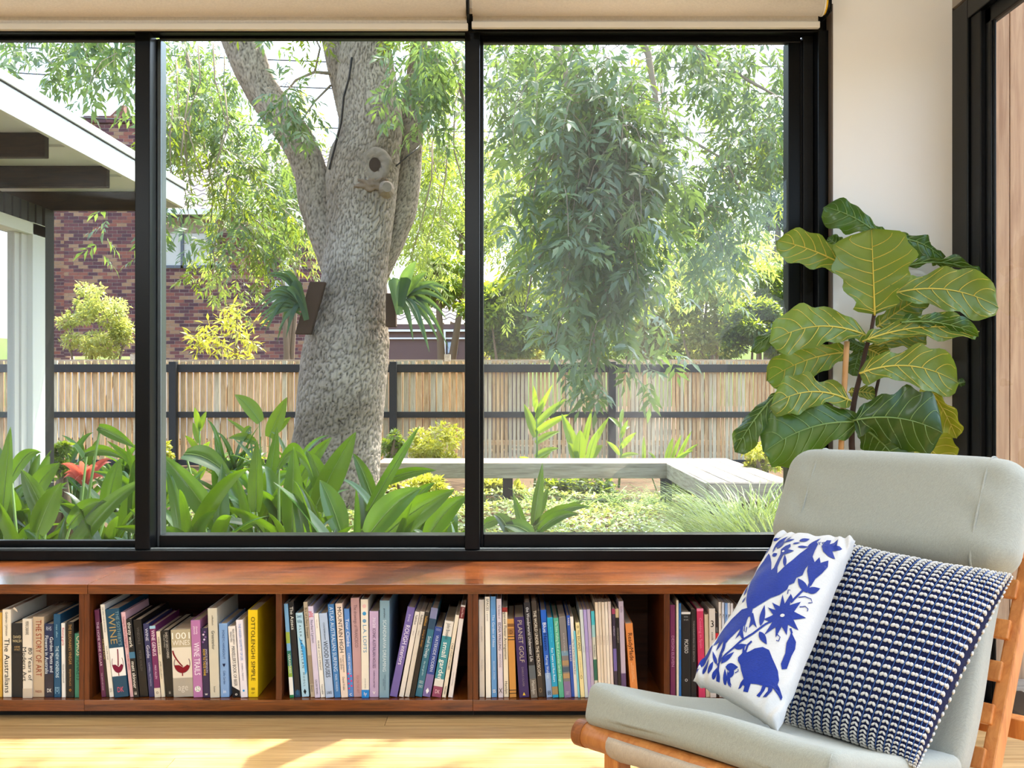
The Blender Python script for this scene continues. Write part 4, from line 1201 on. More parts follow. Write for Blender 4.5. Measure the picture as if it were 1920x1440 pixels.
MB().tube([(fb.x, FY - .02, .409), (fb.x, FY - .02, .655)], [.09, .115], 28).build('potting_soil', M['soil'], fig)
def stem(name, pts, r0, r1, mat):
    pts = [P(*p) for p in pts]
    n = len(pts)
    MB().tube(pts, [r0 + (r1 - r0) * i / (n - 1) * (1 + .12 * (i % 2)) for i in range(n)], 10).build(name, M[mat], fig, smooth=True)
stem('stem', [(1606, 960, FY), (1600, 880, FY), (1597, 835, FY), (1597, 785, FY), (1601, 755, FY), (1605, 735, FY), (1614, 700, FY), (1619, 675, FY), (1625, 650, FY), (1634, 618, FY), (1639, 590, FY), (1640, 560, FY)], .0105, .0055, 'fig_stem')
stem('stem', [(1618, 960, FY + .05), (1626, 840, FY + .06), (1634, 770, FY + .06), (1642, 735, FY + .06), (1650, 700, FY + .05)], .008, .005, 'fig_stem')
stem('stake', [(1571, 960, FY - .03), (1579, 800, FY - .03), (1588, 640, FY - .03)], .0088, .0088, 'stake')

def fig_leaf(b, t, wpx, yb=0.0, yt=0.0, arch=.12, roll=10, under=True, ruf=.012, curl=0.0, shape=0, yellow=False, vein=True, side=.0):
    """blade from base to tip; wpx is the blade's full width; under: its pale lower face looks to the room"""
    A_ = P(b[0], b[1], FY + yb); B_ = P(t[0], t[1], FY + yt)
    ax = B_ - A_
    L = ax.length
    ax.normalize()
    view = ((A_ + B_) / 2 - Vector((0, 0, CAMZ))).normalized()
    wd = ax.cross(view).normalized()
    nn = wd.cross(ax).normalized()                                # towards or away from the room
    if nn.dot(view) > 0: nn = -nn                                 # nn looks to the room
    rot = Matrix.Rotation(R(roll), 3, ax)
    wd = rot @ wd; nn = rot @ nn
    up = Vector((0, 0, 1))
    bend = (up - ax * up.dot(ax))
    W = wpx * FY / FPX / max(.5, math.cos(R(roll)))
    nt, nsx = 22, 12
    def prof(t_):
        if shape == 1:                                            # broad paddle
            k = .50 * min(1, (t_ / .10) ** .6) + .50 / (1 + math.exp(-(t_ - .38) * 11))
        else:                                                     # fiddle with a waist
            k = .62 * min(1, (t_ / .08) ** .6) - .12 * math.exp(-((t_ - .36) / .12) ** 2) + .42 / (1 + math.exp(-(t_ - .45) * 12))
        e_ = max(0.0, 1 - ((t_ - .70) / .30) ** 2.4) ** .5 if t_ > .70 else 1
        return min(1.05, k) * e_
    ph = random.random() * 6
    def pt(t_, s_):
        hw_ = W / 2 * prof(t_)
        p = A_ + ax * (L * t_) + bend * (L * arch * 4 * t_ * (1 - t_) * .5) + wd * (hw_ * s_) + wd * (side * math.sin(math.pi * t_))
        d = -.16 * W * prof(t_) * abs(s_) ** 1.6 * (1 if not under else -1)
        hw_e = 1 + .0
        d += ruf * 1.7 * math.sin(t_ * 17 + ph + (1.6 if s_ > 0 else 0)) * abs(s_) ** 2.2
        p = p + wd * (s_ * W * .045 * math.sin(t_ * 23 + ph * 2 + s_) * abs(s_) ** 2)
        d += .0035 * math.cos(t_ * 44 - abs(s_) * 9) * (1 - abs(s_)) * abs(s_) * 3
        d += curl * max(0, t_ - .6) ** 2 * L * 2
        return p + nn * d
    rows = [[pt(i / nt, -1 + 2 * j / nsx) for j in range(nsx + 1)] for i in range(nt + 1)]
    mb = MB().grid(rows)
    me = mb.mesh('leaf', True)
    o = link('leaf', me, fig, M['fig_leaf_yellow'] if yellow else M['fig_leaf'])
    # upper face must point away from the room when the lower one is seen
    f0 = me.polygons[len(me.polygons) // 2].normal
    want = -nn if under else nn
    if f0.dot(want) < 0: me.flip_normals()
    sgn = 1
    v = MB()
    lift = nn * .0020
    v.tube([A_ - ax * .0] + [pt(i / 16, 0) + lift for i in range(17)], [.0036] + [.0034 * (1 - i / 19) for i in range(17)], 6)
    if vein:
        for k in range(7):
            t0 = (.03, .05, .2, .34, .48, .62, .76)[k]
            for s_ in (-1, 1):
                pts = []
                for q in range(8):
                    f = q / 7
                    tt = t0 + (.12 + .1 * f) * f * 1.05 + (.0 if s_ > 0 else .03)
                    if k == 0: tt = t0 + .10 * f - .02 * f * f
                    if tt > .97: break
                    pts.append(pt(tt, s_ * .93 * f ** .9) + lift)
                if len(pts) > 2:
                    v.tube(pts, [.0016 * (1 - .6 * i / len(pts)) for i in range(len(pts))], 5)
    v.build('leaf_vein', M['fig_vein'] if under else M['fig_vein_dull'], o, smooth=True)
    return o
M['fig_leaf_yellow'] = foliage('fig_leaf_yellow', srgb(70, 100, 30), srgb(90, 116, 36), srgb(220, 210, 40), .40, .4, .4, attr=False, c_back=srgb(150, 160, 50))
random.seed(21)
fig_leaf((1655, 448), (1545, 388), 58, .03, .06, .16, 28, False, .006)
fig_leaf((1600, 508), (1456, 450), 66, .0, .0, .10, -6, True, .006, shape=1)
fig_leaf((1587, 478), (1552, 446), 34, .08, .10, .1, 10, False, .004)
fig_leaf((1640, 590), (1634, 428), 142, -.02, -.08, 0, 4, True, .008, shape=1)
fig_leaf((1660, 450), (1768, 486), 40, .05, .08, .26, -34, False, .010)
fig_leaf((1692, 500), (1840, 514), 20, .02, -.02, .22, 42, False, .008)
fig_leaf((1668, 552), (1872, 576), 86, -.02, -.06, .22, -10, True, .010, shape=1)
fig_leaf((1645, 612), (1735, 552), 52, .06, .07, .05, 12, True, .006)
fig_leaf((1626, 630), (1440, 644), 82, -.02, -.05, .26, 12, True, .008, shape=1)
fig_leaf((1508, 595), (1408, 660), 26, .03, .03, .14, 36, False, .004)
fig_leaf((1618, 640), (1836, 622), 48, -.04, -.07, .16, -18, True, .012)
fig_leaf((1690, 604), (1834, 628), 30, -.06, -.09, .16, 30, False, .010)
fig_leaf((1612, 700), (1796, 718), 80, -.07, -.11, .26, -8, True, .010)
fig_leaf((1590, 660), (1438, 714), 76, .02, .02, .16, -14, True, .008, shape=1)
fig_leaf((1595, 752), (1444, 762), 70, -.04, -.08, .28, 10, True, .008)
fig_leaf((1458, 738), (1378, 848), 46, -.07, -.05, .14, 30, False, .004, shape=1)
fig_leaf((1616, 792), (1432, 848), 112, -.06, -.10, .20, -8, False, .010, shape=1)
fig_leaf((1600, 788), (1768, 812), 118, -.08, -.14, .20, 8, False, .010, shape=1)
fig_leaf((1732, 716), (1794, 822), 40, .0, .0, .16, 20, True, .007, yellow=True)
fig_leaf((1618, 802), (1690, 880), 100, -.04, -.06, .2, 6, False, .006, shape=1)
fig_leaf((1672, 802), (1782, 876), 84, .02, .02, .12, 5, True, .006, shape=1, yellow=True)
fig_leaf((1788, 720), (1810, 716), 15, .04, .04, .0, 10, False, .002, vein=False)
fig_leaf((1634, 652), (1738, 630), 44, .05, .08, .1, -10, True, .006)
fig_leaf((1618, 640), (1600, 705), 46, .05, .06, .1, 20, False, .005)
fig_leaf((1592, 735), (1640, 740), 26, .05, .05, .1, -8, True, .004)
fig_leaf((1636, 705), (1660, 668), 26, .06, .07, .1, 24, True, .004)
fig_leaf((1622, 652), (1660, 672), 44, .03, .04, .1, 20, True, .004)
fig_leaf((1626, 655), (1590, 640), 22, .04, .03, .0, 30, False, .003)
# ------------------------------------------------------------------ garden ground
GZ = -.30
def ground_h(x, y):
    return GZ + .03 * math.sin(x * 1.3 + y * .7) * min(1, max(0, (y - 5) / 3)) - max(0, (5.2 - y)) * .02
rows = []
ys = [3.62, 4, 4.5, 5, 5.5, 6, 6.5, 7, 7.5, 8, 8.5, 9, 9.5, 10, 10.5, 11, 11.5, 12, 13, 14, 15, 16, 17, 19, 22, 30, 60]
xs = [-40, -20, -12] + [-9 + .5 * i for i in range(37)] + [12, 20, 40]
ground = struct('ground', MB().grid([[(x, y, ground_h(x, y)) for x in xs] for y in ys]), M['soil'], smooth=True)

# ------------------------------------------------------------------ leaves
def leaf_data(Pn, D, Nn, L, W, fold=.12, droop=.10):
    Pn, D, Nn = np.asarray(Pn, float), np.asarray(D, float), np.asarray(Nn, float)
    D = D / (np.linalg.norm(D, axis=1, keepdims=True) + 1e-9)
    S = np.cross(D, Nn); S /= (np.linalg.norm(S, axis=1, keepdims=True) + 1e-9)
    Nn = np.cross(S, D)
    L = np.broadcast_to(np.asarray(L, float), (len(Pn),))[:, None]
    W = np.broadcast_to(np.asarray(W, float), (len(Pn),))[:, None]
    mid = Pn + D * L * .48
    l = mid + S * W * .5 + Nn * W * fold
    r = mid - S * W * .5 + Nn * W * fold
    tip = Pn + D * L - Nn * L * droop
    V = np.stack([Pn, l, mid, r, tip], 1).reshape(-1, 3)
    base = (np.arange(len(Pn)) * 5)[:, None, None]
    F = (np.array([[0, 2, 1], [0, 3, 2], [1, 2, 4], [2, 3, 4]])[None] + base).reshape(-1, 3)
    return V, F
def leaf_obj(name, parent, mat, Pn, D, Nn, L, W, tint, fold=.12, droop=.1, kind='stuff'):
    V, F = leaf_data(Pn, D, Nn, L, W, fold, droop)
    me = fast_mesh(name, V, F, {'tint': np.repeat(tint, 5)})
    o = link(name, me, parent, mat)
    if kind: o['kind'] = kind
    return o
def unit(n):
    v = RNG.normal(size=(n, 3))
    return v / np.linalg.norm(v, axis=1, keepdims=True)

M['ash_leaf'] = foliage('ash_leaf', srgb(62, 88, 66), srgb(112, 138, 104), srgb(150, 178, 62), .40, .35, .6)
M['ash_yellow'] = foliage('ash_yellow', srgb(92, 118, 58), srgb(146, 164, 90), srgb(186, 204, 76), .45, .4, .4)
M['dark_leaf'] = foliage('dark_leaf', srgb(34, 58, 30), srgb(70, 98, 46), srgb(180, 200, 44), .42, .4, .5)
M['hedge_leaf'] = foliage('hedge_leaf', srgb(56, 86, 34), srgb(112, 140, 54), srgb(196, 214, 50), .45, .4, .45)
M['olive_leaf'] = foliage('olive_leaf', srgb(108, 122, 66), srgb(164, 172, 104), srgb(216, 218, 100), .45, .45, .4)
M['gold_leaf'] = foliage('gold_leaf', srgb(136, 148, 46), srgb(180, 182, 76), srgb(220, 214, 60), .42, .4, .4)
M['ginger_leaf'] = foliage('ginger_leaf', srgb(24, 52, 22), srgb(58, 100, 38), srgb(150, 200, 26), .26, .28, .6, attr=False)
M['banana_leaf'] = foliage('banana_leaf', srgb(70, 108, 40), srgb(106, 140, 56), srgb(180, 206, 36), .40, .35, .4, attr=False)
M['fern_leaf'] = foliage('fern_leaf', srgb(100, 136, 58), srgb(150, 176, 84), srgb(210, 222, 80), .4, .5, .3)
M['grass_blade'] = foliage('grass_blade', srgb(70, 104, 44), srgb(146, 164, 92), srgb(180, 200, 90), .35, .4, .4)
M['cover_leaf'] = foliage('cover_leaf', srgb(104, 128, 68), srgb(160, 174, 112), srgb(206, 214, 100), .3, .5, .3)
M['stag_leaf'] = foliage('stag_leaf', srgb(44, 74, 52), srgb(92, 116, 84), srgb(150, 190, 70), .25, .4, .4, attr=False)
M['bromeliad'] = foliage('bromeliad', srgb(150, 60, 56), srgb(206, 110, 96), srgb(230, 110, 80), .4, .35, .5, attr=False)
M['flower_white'] = plain('flower_white', srgb(238, 236, 240), .6)
M['twig'] = plain('twig', srgb(112, 96, 76), .85)
M['twig_grey'] = plain('twig_grey', srgb(138, 124, 104), .85)

# ------------------------------------------------------------------ the big tree
def cell_noise(a_, b_, na, seed=0):
    """F2-F1 of jittered cells on a strip that wraps after na columns; numpy arrays"""
    ia, ib = np.floor(a_).astype(int), np.floor(b_).astype(int)
    d1 = np.full(a_.shape, 9.0); d2 = np.full(a_.shape, 9.0)
    for da in (-1, 0, 1):
        for db in (-1, 0, 1):
            ca, cb = ia + da, ib + db
            h = (np.mod(ca, na) * 73856093) ^ (cb * 19349663) ^ (seed * 83492791)
            h = (h ^ (h >> 13)) * 1274126177
            r1 = ((h >> 4) & 1023) / 1023.0; r2 = ((h >> 15) & 1023) / 1023.0
            d = np.hypot(ca + .1 + .8 * r1 - a_, cb + .1 + .8 * r2 - b_)
            m = d < d1
            d2 = np.where(m, d1, np.minimum(d2, d)); d1 = np.where(m, d, d1)
    return d2 - d1
def bark_mat():
    g = N('bark')
    at = g.n('ShaderNodeAttribute', attribute_name='bark')
    tc = g.n('ShaderNodeTexCoord')
    nz = g.n('ShaderNodeTexNoise'); g.set(nz, Scale=1.6, Detail=6.0)
    g.l(tc.outputs['Object'], nz.inputs['Vector'])
    r1 = g.n('ShaderNodeValToRGB')
    r1.color_ramp.elements[0].position = .3; r1.color_ramp.elements[0].color = srgb(126, 111, 94)
    r1.color_ramp.elements[1].position = .7; r1.color_ramp.elements[1].color = srgb(184, 170, 154)
    g.l(nz.outputs[0], r1.inputs[0])
    mx = g.n('ShaderNodeMix', data_type='RGBA')
    g.l(at.outputs['Fac'], mx.inputs['Factor'])
    mx.inputs['A'].default_value = srgb(40, 33, 27)
    g.l(r1.outputs[0], mx.inputs['B'])
    b = g.n('ShaderNodeBsdfPrincipled'); g.set(b, Roughness=.9)
    b.inputs['Specular IOR Level'].default_value = .15
    g.l(mx.outputs['Result'], b.inputs['Base Color'])
    n2 = g.n('ShaderNodeTexNoise'); g.set(n2, Scale=55.0, Detail=4.0)
    g.l(tc.outputs['Object'], n2.inputs['Vector'])
    bp = g.n('ShaderNodeBump'); g.set(bp, Strength=.5, Distance=.01)
    g.l(n2.outputs[0], bp.inputs['Height'])
    g.l(bp.outputs[0], b.inputs['Normal'])
    g.l(b.outputs[0], g.out.inputs[0])
    return g.m
M['bark'] = bark_mat()
def bark_tube(name, pts, radii, parent, seg=150, step=.016, cw=.034, ch=.12, deep=.02, flat=1.0, lump=.03, seed=1):
    """tapering limb with plates of cracked bark in relief"""
    pts = [Vector(p) for p in pts]
    dense, rad = [], []
    for i in range(len(pts) - 1):
        p0, p1 = pts[max(i - 1, 0)], pts[i]
        p2, p3 = pts[i + 1], pts[min(i + 2, len(pts) - 1)]
        m = max(2, int((p2 - p1).length / step))
        for k in range(m):
            t = k / m
            q = .5 * ((2 * p1) + (p2 - p0) * t + (2 * p0 - 5 * p1 + 4 * p2 - p3) * t * t + (3 * p1 - p0 - 3 * p2 + p3) * t ** 3)
            dense.append(q)
            s = t * t * (3 - 2 * t)
            rad.append(radii[i] * (1 - s) + radii[i + 1] * s)
    dense.append(pts[-1]); rad.append(radii[-1])
    C_ = np.array([tuple(p) for p in dense]); Rr = np.array(rad)
    T = np.gradient(C_, axis=0); T /= np.linalg.norm(T, axis=1, keepdims=True)
    U = np.cross(T, np.array([[0, 1.0, 0]])); U /= np.linalg.norm(U, axis=1, keepdims=True)
    W2 = np.cross(T, U)
    th = np.linspace(0, 2 * np.pi, seg, endpoint=False)
    s_ = np.concatenate([[0], np.cumsum(np.linalg.norm(np.diff(C_, axis=0), axis=1))])
    na = max(6, int(round(2 * np.pi * Rr.mean() / cw)))
    TH, SS = np.meshgrid(th, s_)
    warp = .45 * np.sin(SS * 4.1 + 2 * np.sin(TH * 3 + seed)) + .30 * np.sin(SS * 10.3 + TH * 5 + seed) + .2 * np.sin(SS * 17 + TH * 11)
    A2 = TH / (2 * np.pi) * na + warp
    B2_ = SS / ch + .5 * np.sin(TH * 4 + SS * 3 + seed) + np.mod(np.floor(A2) * .618, 1.0)
    c1 = np.clip(cell_noise(A2, B2_, na, seed) * 4.2, 0, 1)
    c2 = np.clip(cell_noise(A2 * 2 + 5, B2_ * 1.6 + 3, na * 2, seed + 7) * 2.2, 0, 1)
    wob = .55 * np.sin(SS * 7.3 + 3 * np.sin(TH * 4 + seed)) + .28 * np.sin(SS * 19 + TH * 13 + seed) + .16 * np.sin(SS * 41 + TH * 29)
    fur = np.clip(np.abs(np.sin(np.pi * (TH / (2 * np.pi) * na + wob))) * 2.6, 0, 1)
    hgt = np.minimum(fur ** .6, .30 + .70 * c1 ** .7) * (.85 + .15 * c2)
    lumps = lump * (np.sin(TH * 2 + SS * 1.7 + seed) * .5 + np.sin(TH * 3 - SS * 2.9 + seed * 2) * .35 + np.sin(TH * 5 + SS * 4.1) * .2)
    RR = Rr[:, None] * (1 + lumps) + deep * (hgt - .8)
    V = C_[:, None, :] + (U[:, None, :] * np.cos(TH)[..., None] + W2[:, None, :] * (np.sin(TH) * flat)[..., None]) * RR[..., None]
    n, m = V.shape[:2]
    idx = np.arange(n * m).reshape(n, m)
    F = np.stack([idx[:-1, :], np.roll(idx, -1, 1)[:-1, :], np.roll(idx, -1, 1)[1:, :], idx[1:, :]], -1).reshape(-1, 4)
    me = fast_mesh(name, V.reshape(-1, 3), F, {'bark': np.minimum(fur ** .6, .25 + .75 * c1 ** .6).ravel() * (.8 + .2 * c2).ravel()}, smooth=True)
    return link(name, me, parent, M['bark'])
TY = 10.7
tree = thing('tree', 'huge old tree with cracked grey bark whose trunk forks into three limbs', 'tree', P(625, 960, TY))
prof = [(985, 522, 716), (930, 536, 713), (890, 542, 711), (850, 545, 713), (800, 553, 716), (740, 559, 722), (680, 566, 728), (640, 574, 730), (600, 585, 727), (560, 597, 725), (520, 604, 724), (480, 607, 727), (430, 609, 734), (380, 611, 741), (335, 612, 746), (300, 618, 750), (270, 630, 751), (240, 635, 754), (205, 634, 752), (160, 632, 744), (120, 634, 738), (80, 640, 732), (40, 644, 726), (-60, 650, 715), (-200, 656, 706)]
pts = [P((l + r) / 2, y, TY) for y, l, r in prof]
rad = [(r - l) / 2 * TY / FPX for y, l, r in prof]
trunk = bark_tube('trunk', pts, rad, tree, 220, .0125, .036, .125, .024, .95, .018, 3)
pts = [(640, 500, .10, 40), (622, 445, .06, 40), (596, 385, .04, 34), (584, 330, .03, 31), (566, 280, .02, 31), (540, 238, .0, 31), (512, 200, -.02, 31), (486, 160, -.03, 31), (464, 110, -.05, 34), (446, 60, -.08, 35), (425, 0, -.1, 34), (395, -90, -.2, 32)]
bark_tube('limb', [P(x, y, TY + d) for x, y, d, r in pts], [r * TY / FPX for *_, r in pts], tree, 96, .016, .032, .07, .016, 1, .02, 5)
pts = [(705, 520, .25, 22), (738, 440, .26, 26), (752, 392, .27, 30), (760, 335, .28, 30), (764, 290, .28, 28), (768, 240, .3, 27), (780, 185, .32, 27), (794, 120, .35, 29), (802, 60, .4, 30), (815, -40, .5, 28)]
bark_tube('limb', [P(x, y, TY + d) for x, y, d, r in pts], [r * TY / FPX for *_, r in pts], tree, 90, .016, .03, .07, .014, 1, .02, 9)
pts = [(668, 260, .18, 22), (656, 190, .22, 28), (640, 120, .25, 28), (628, 60, .28, 28), (610, -20, .3, 26), (585, -110, .35, 24)]
bark_tube('limb', [P(x, y, TY + d) for x, y, d, r in pts], [r * TY / FPX for *_, r in pts], tree, 90, .016, .03, .07, .014, 1, .02, 13)
# callus ring round a rotten knot, stub below it
M['scar'] = plain('scar', srgb(132, 118, 104), .95, bump=1.0, bscale=26, var=.3, vscale=20)
M['hole'] = plain('hole', srgb(44, 30, 20), .95)
kc = P(701, 306, TY - .405)
rows = []
for r_, d_ in ((.166, .06), (.150, .034), (.125, .026), (.088, .030), (.062, .040), (.048, .07)):
    rows.append([kc + Vector((r_ * math.cos(q) * (1 + .07 * math.sin(3 * q) + .04 * math.sin(7 * q + r_ * 40)), d_ + .03 + .008 * math.sin(9 * q + r_ * 60), r_ * 1.12 * math.sin(q))) for q in [2 * math.pi * k / 30 for k in range(31)]])
scar = MB().grid(rows).build('branch_scar', M['scar'], tree, smooth=True)
MB().add([kc + Vector((.058 * math.cos(q), .062, .072 * math.sin(q))) for q in [2 * math.pi * k / 20 for k in range(20)]], [tuple(range(20))]).build('rotten_hole', M['hole'], scar)
sc_ = P(718, 350, TY - .36)
MB().tube([sc_ + Vector((0, .16, .0)), sc_ + Vector((.02, .02, -.005)), sc_ + Vector((.045, -.03, -.01))], [.10, .066, .05], 14).build('branch_stub', M['scar'], tree, smooth=False)
vs, fs = rbox(.15, .05, .06, .045, 12, lambda q: q * (1 + .7 * noise.noise(q * 26)))
MB().add([P(694, 346, TY - .31) + v for v in vs], fs).build('bark_burl', plain('burl', srgb(122, 102, 84), .95, bump=1.0, bscale=40, var=.3, vscale=14), tree, smooth=True)
tag(MB().tube([P(x, y, TY + d) for x, y, d in ((660, 108, -.30), (655, 145, -.36), (645, 180, -.34), (640, 230, -.30), (628, 275, -.26), (617, 318, -.22))], .011, 8).build('cable', M['black_deep']), 'black cable running down the side of the tree trunk', 'cable')
tag(MB().tube([P(x, y, TY + d) for x, y, d in ((742, 312, -.12), (765, 292, -.06), (780, 280, .02), (788, 272, .2))], .007, 8).build('cable', M['black_deep']), 'thin wire looped round the right limb of the tree', 'cable')

TW = MB()
def sprays(regions, mat, name, Lf=.105, Wf=.026, node=7, pairs=3, twl=.62, twig=True, seg=.10, tsize=.004, dens=1.0):
    """hanging twigs with feathered leaves; region = (px, py, spread x, spread y, near, far, count)"""
    allP, allD, allN, allL, allT = [], [], [], [], []
    for (px, py, rx, ry, y0, y1, n) in regions:
        n = max(1, int(round(n * dens)))
        Y = RNG.uniform(y0, y1, n)
        X = (RNG.normal(px, rx * .62, n) - CX) * Y / FPX
        Z = CAMZ - (RNG.normal(py, ry * .62, n) - CY) * Y / FPX
        p = np.stack([X, Y, Z + twl * .4], 1)
        ang = RNG.uniform(0, 2 * np.pi, n)
        d = np.stack([np.cos(ang), np.sin(ang), RNG.uniform(-.5, .5, n)], 1) * .8
        tw_t = RNG.uniform(0, 1, n)
        paths = [p.copy()]
        sl = twl / node
        for k in range(node):
            d = d * .80 + np.array([0, 0, -.26]) + RNG.normal(0, .08, (n, 3))
            dn = d / np.linalg.norm(d, axis=1, keepdims=True)
            p = p + dn * sl
            paths.append(p.copy())
            side = np.cross(dn, RNG.normal(size=(n, 3)))
            side /= np.linalg.norm(side, axis=1, keepdims=True)
            side *= (1 if k % 2 else -1)
            rd = side * .8 + dn * .45 + np.array([0, 0, -.25])
            rd /= np.linalg.norm(rd, axis=1, keepdims=True)
            rs = np.cross(rd, np.array([[0, 0, 1.0]]) + RNG.normal(0, .35, (n, 3)))
            rs /= np.linalg.norm(rs, axis=1, keepdims=True) + 1e-9
            up = np.cross(rs, rd)
            rl = Lf * 1.75
            for q in range(pairs):
                for s_ in (-1, 1):
                    base = p + rd * rl * (.25 + .6 * q / pairs)
                    dd = rd * .62 + rs * s_ * .8 + np.array([0, 0, -.22]) + RNG.normal(0, .12, (n, 3))
                    allP.append(base); allD.append(dd); allN.append(up + RNG.normal(0, .3, (n, 3)))
                    allL.append(Lf * RNG.uniform(.7, 1.15, n)); allT.append(np.clip(tw_t * .5 + RNG.uniform(0, .5, n), 0, 1))
            allP.append(p + rd * rl * .85); allD.append(rd + np.array([0, 0, -.2])); allN.append(up + RNG.normal(0, .3, (n, 3)))
            allL.append(Lf * RNG.uniform(.8, 1.2, n)); allT.append(np.clip(tw_t * .5 + RNG.uniform(0, .5, n), 0, 1))
        if twig:
            A_ = np.stack(paths, 1)
            for i in range(0, n):
                TW.tube([tuple(x) for x in A_[i][::2]], [tsize * (1 - .15 * j) for j in range(len(A_[i][::2]))], 3, cap=False)
    Pn = np.concatenate(allP); D = np.concatenate(allD); Nn = np.concatenate(allN); L = np.concatenate(allL)
    return leaf_obj(name, tree, mat, Pn, D, Nn, L, L * Wf / Lf, np.concatenate(allT), .15, .14)
# foliage hanging in front of and beside the trunk
sprays([(170, 84, 100, 26, 8.3, 9.4, 30), (236, 128, 24, 30, 8.3, 9.2, 9), (90, 74, 40, 14, 8.4, 9.2, 8), (226, 412, 18, 14, 9.5, 10.2, 5), (325, 415, 26, 12, 9.6, 10.4, 4),
        (335, 120, 60, 70, 11.5, 13.5, 34), (325, 230, 40, 60, 11.5, 13.5, 32), (390, 250, 66, 50, 11.5, 13.5, 36), (480, 300, 50, 40, 11.5, 13.5, 22), (400, 170, 34, 44, 11.8, 13, 16),
        (515, 400, 46, 34, 11.5, 14, 20), (480, 450, 30, 36, 11.5, 12.5, 9), (545, 330, 36, 50, 12, 14, 18),
        (525, 205, 36, 16, 9.8, 10.2, 10), (490, 90, 30, 14, 10.0, 10.4, 2), (800, 130, 36, 60, 9.0, 10.0, 28), (775, 190, 20, 26, 9.2, 10.0, 7),
        (980, 110, 80, 44, 9, 11, 54), (1000, 230, 70, 70, 9, 11, 46), (1330, 110, 60, 36, 9, 11, 30), (1390, 240, 60, 50, 9, 10.5, 30), (1350, 360, 50, 70, 9, 10.5, 40), (1330, 470, 40, 40, 9, 10.5, 20), (1440, 250, 30, 50, 9, 11, 16), (1260, 120, 40, 30, 9, 11, 12), (1440, 130, 30, 30, 9, 10, 10), (1465, 290, 18, 60, 9, 10, 10)],
       M['ash_leaf'], 'foliage', Lf=.125, Wf=.036, dens=.68)
sprays([(820, 330, 36, 100, 13, 16, 46), (840, 150, 30, 70, 13, 16, 34), (800, 450, 50, 60, 13, 16, 36), (930, 340, 50, 110, 13, 16, 60), (560, 260, 30, 70, 13, 16, 16), (412, 520, 24, 36, 12.5, 14, 10), (350, 160, 44, 70, 13.5, 16, 22), (440, 380, 40, 30, 13.5, 16, 10), (560, 430, 36, 50, 13, 15, 18), (1010, 330, 70, 110, 13, 16, 40), (1230, 500, 60, 60, 13, 15, 26), (1380, 460, 60, 50, 12, 14, 24)],
       M['ash_yellow'], 'foliage')
# the near branch that hangs close to the right light
sprays([(1110, 170, 80, 60, 6.4, 7.4, 40), (1120, 270, 76, 60, 6.4, 7.4, 46), (1130, 370, 84, 70, 6.4, 7.4, 46), (1140, 470, 66, 60, 6.4, 7.4, 34), (1130, 560, 46, 44, 6.5, 7.3, 15), (1120, 625, 44, 18, 6.5, 7.3, 4), (1130, 690, 40, 10, 6.7, 7.2, 5), (1170, 330, 60, 70, 6.5, 7.3, 16)],
       M['ash_leaf'], 'foliage', Lf=.12, Wf=.034, twl=.42, node=6)
sprays([(1020, 455, 44, 34, 9.5, 11, 34), (1010, 500, 30, 20, 9.5, 11, 12), (720, 30, 200, 20, 10, 12, 40), (335, 280, 36, 34, 11, 12.5, 16), (430, 335, 40, 26, 11, 12.5, 12), (490, 460, 40, 26, 11.5, 13, 12), (420, 440, 26, 36, 11.5, 13, 8), (1110, 340, 60, 90, 7.5, 8.4, 26), (1120, 470, 44, 50, 7.5, 8.4, 14), (1390, 260, 50, 60, 9.6, 11, 16), (820, 300, 26, 60, 12, 14, 10)], M['dark_leaf'], 'foliage')  # darker leaves paint shade into the leaf masses and the branch's core
o = TW.build('twigs', M['twig_grey'], tree); o['kind'] = 'stuff'
# canopy overhead: what dapples the sun on bench, floor and garden
nc = 130
cc = np.stack([RNG.uniform(-5.5, 4.5, nc), RNG.uniform(4.2, 11.5, nc), RNG.uniform(5.6, 9.5, nc)], 1)
_fl = cc - np.outer(cc[:, 2] / SUN_DIR.z, np.array(tuple(SUN_DIR)))
cc = cc[~((_fl[:, 0] > -.35) & (_fl[:, 0] < .75) & (_fl[:, 1] > 2.0) & (_fl[:, 1] < 3.4))]
nc = len(cc)
nl = 170
Pn = (cc[:, None, :] + RNG.normal(0, .34, (nc, nl, 3))).reshape(-1, 3)
D = unit(len(Pn)); D[:, 2] = -np.abs(D[:, 2]) * .7
leaf_obj('foliage', tree, M['ash_leaf'], Pn, D, unit(len(Pn)) + np.array([0, 0, .6]), RNG.uniform(.12, .2, len(Pn)), .05, RNG.uniform(0, 1, len(Pn)))
# bare hanging branchlets and boughs
def branch(pts, r0, r1, mat='twig_grey', seg=7, nm='bough'):
    pp = [P(x, y, Y) for x, y, Y in pts]
    return MB().tube(pp, [r0 + (r1 - r0) * i / (len(pp) - 1) for i in range(len(pp))], seg).build(nm, M[mat], tree, smooth=True)
branch([(1010, -20, 7.6), (1050, 100, 7.3), (1075, 200, 7.1), (1080, 320, 7.0), (1095, 460, 7.0), (1110, 600, 7.0), (1118, 690, 6.95)], .035, .006)
branch([(1060, 120, 7.3), (1030, 240, 7.1), (1000, 330, 7.1), (985, 400, 7.2)], .016, .005)
branch([(1100, 480, 7.0), (1040, 440, 7.1), (1000, 500, 7.2), (985, 580, 7.2), (995, 620, 7.2)], .012, .004)
branch([(1150, -10, 9.6), (1215, 100, 9.5), (1235, 220, 9.4), (1245, 330, 9.4), (1300, 380, 9.4)], .04, .008)
branch([(1230, 30, 9.6), (1330, 110, 9.5), (1420, 160, 9.4), (1475, 190, 9.4)], .03, .008)
branch([(1235, 220, 9.4), (1290, 260, 9.4), (1360, 300, 9.4), (1400, 380, 9.4)], .02, .006)
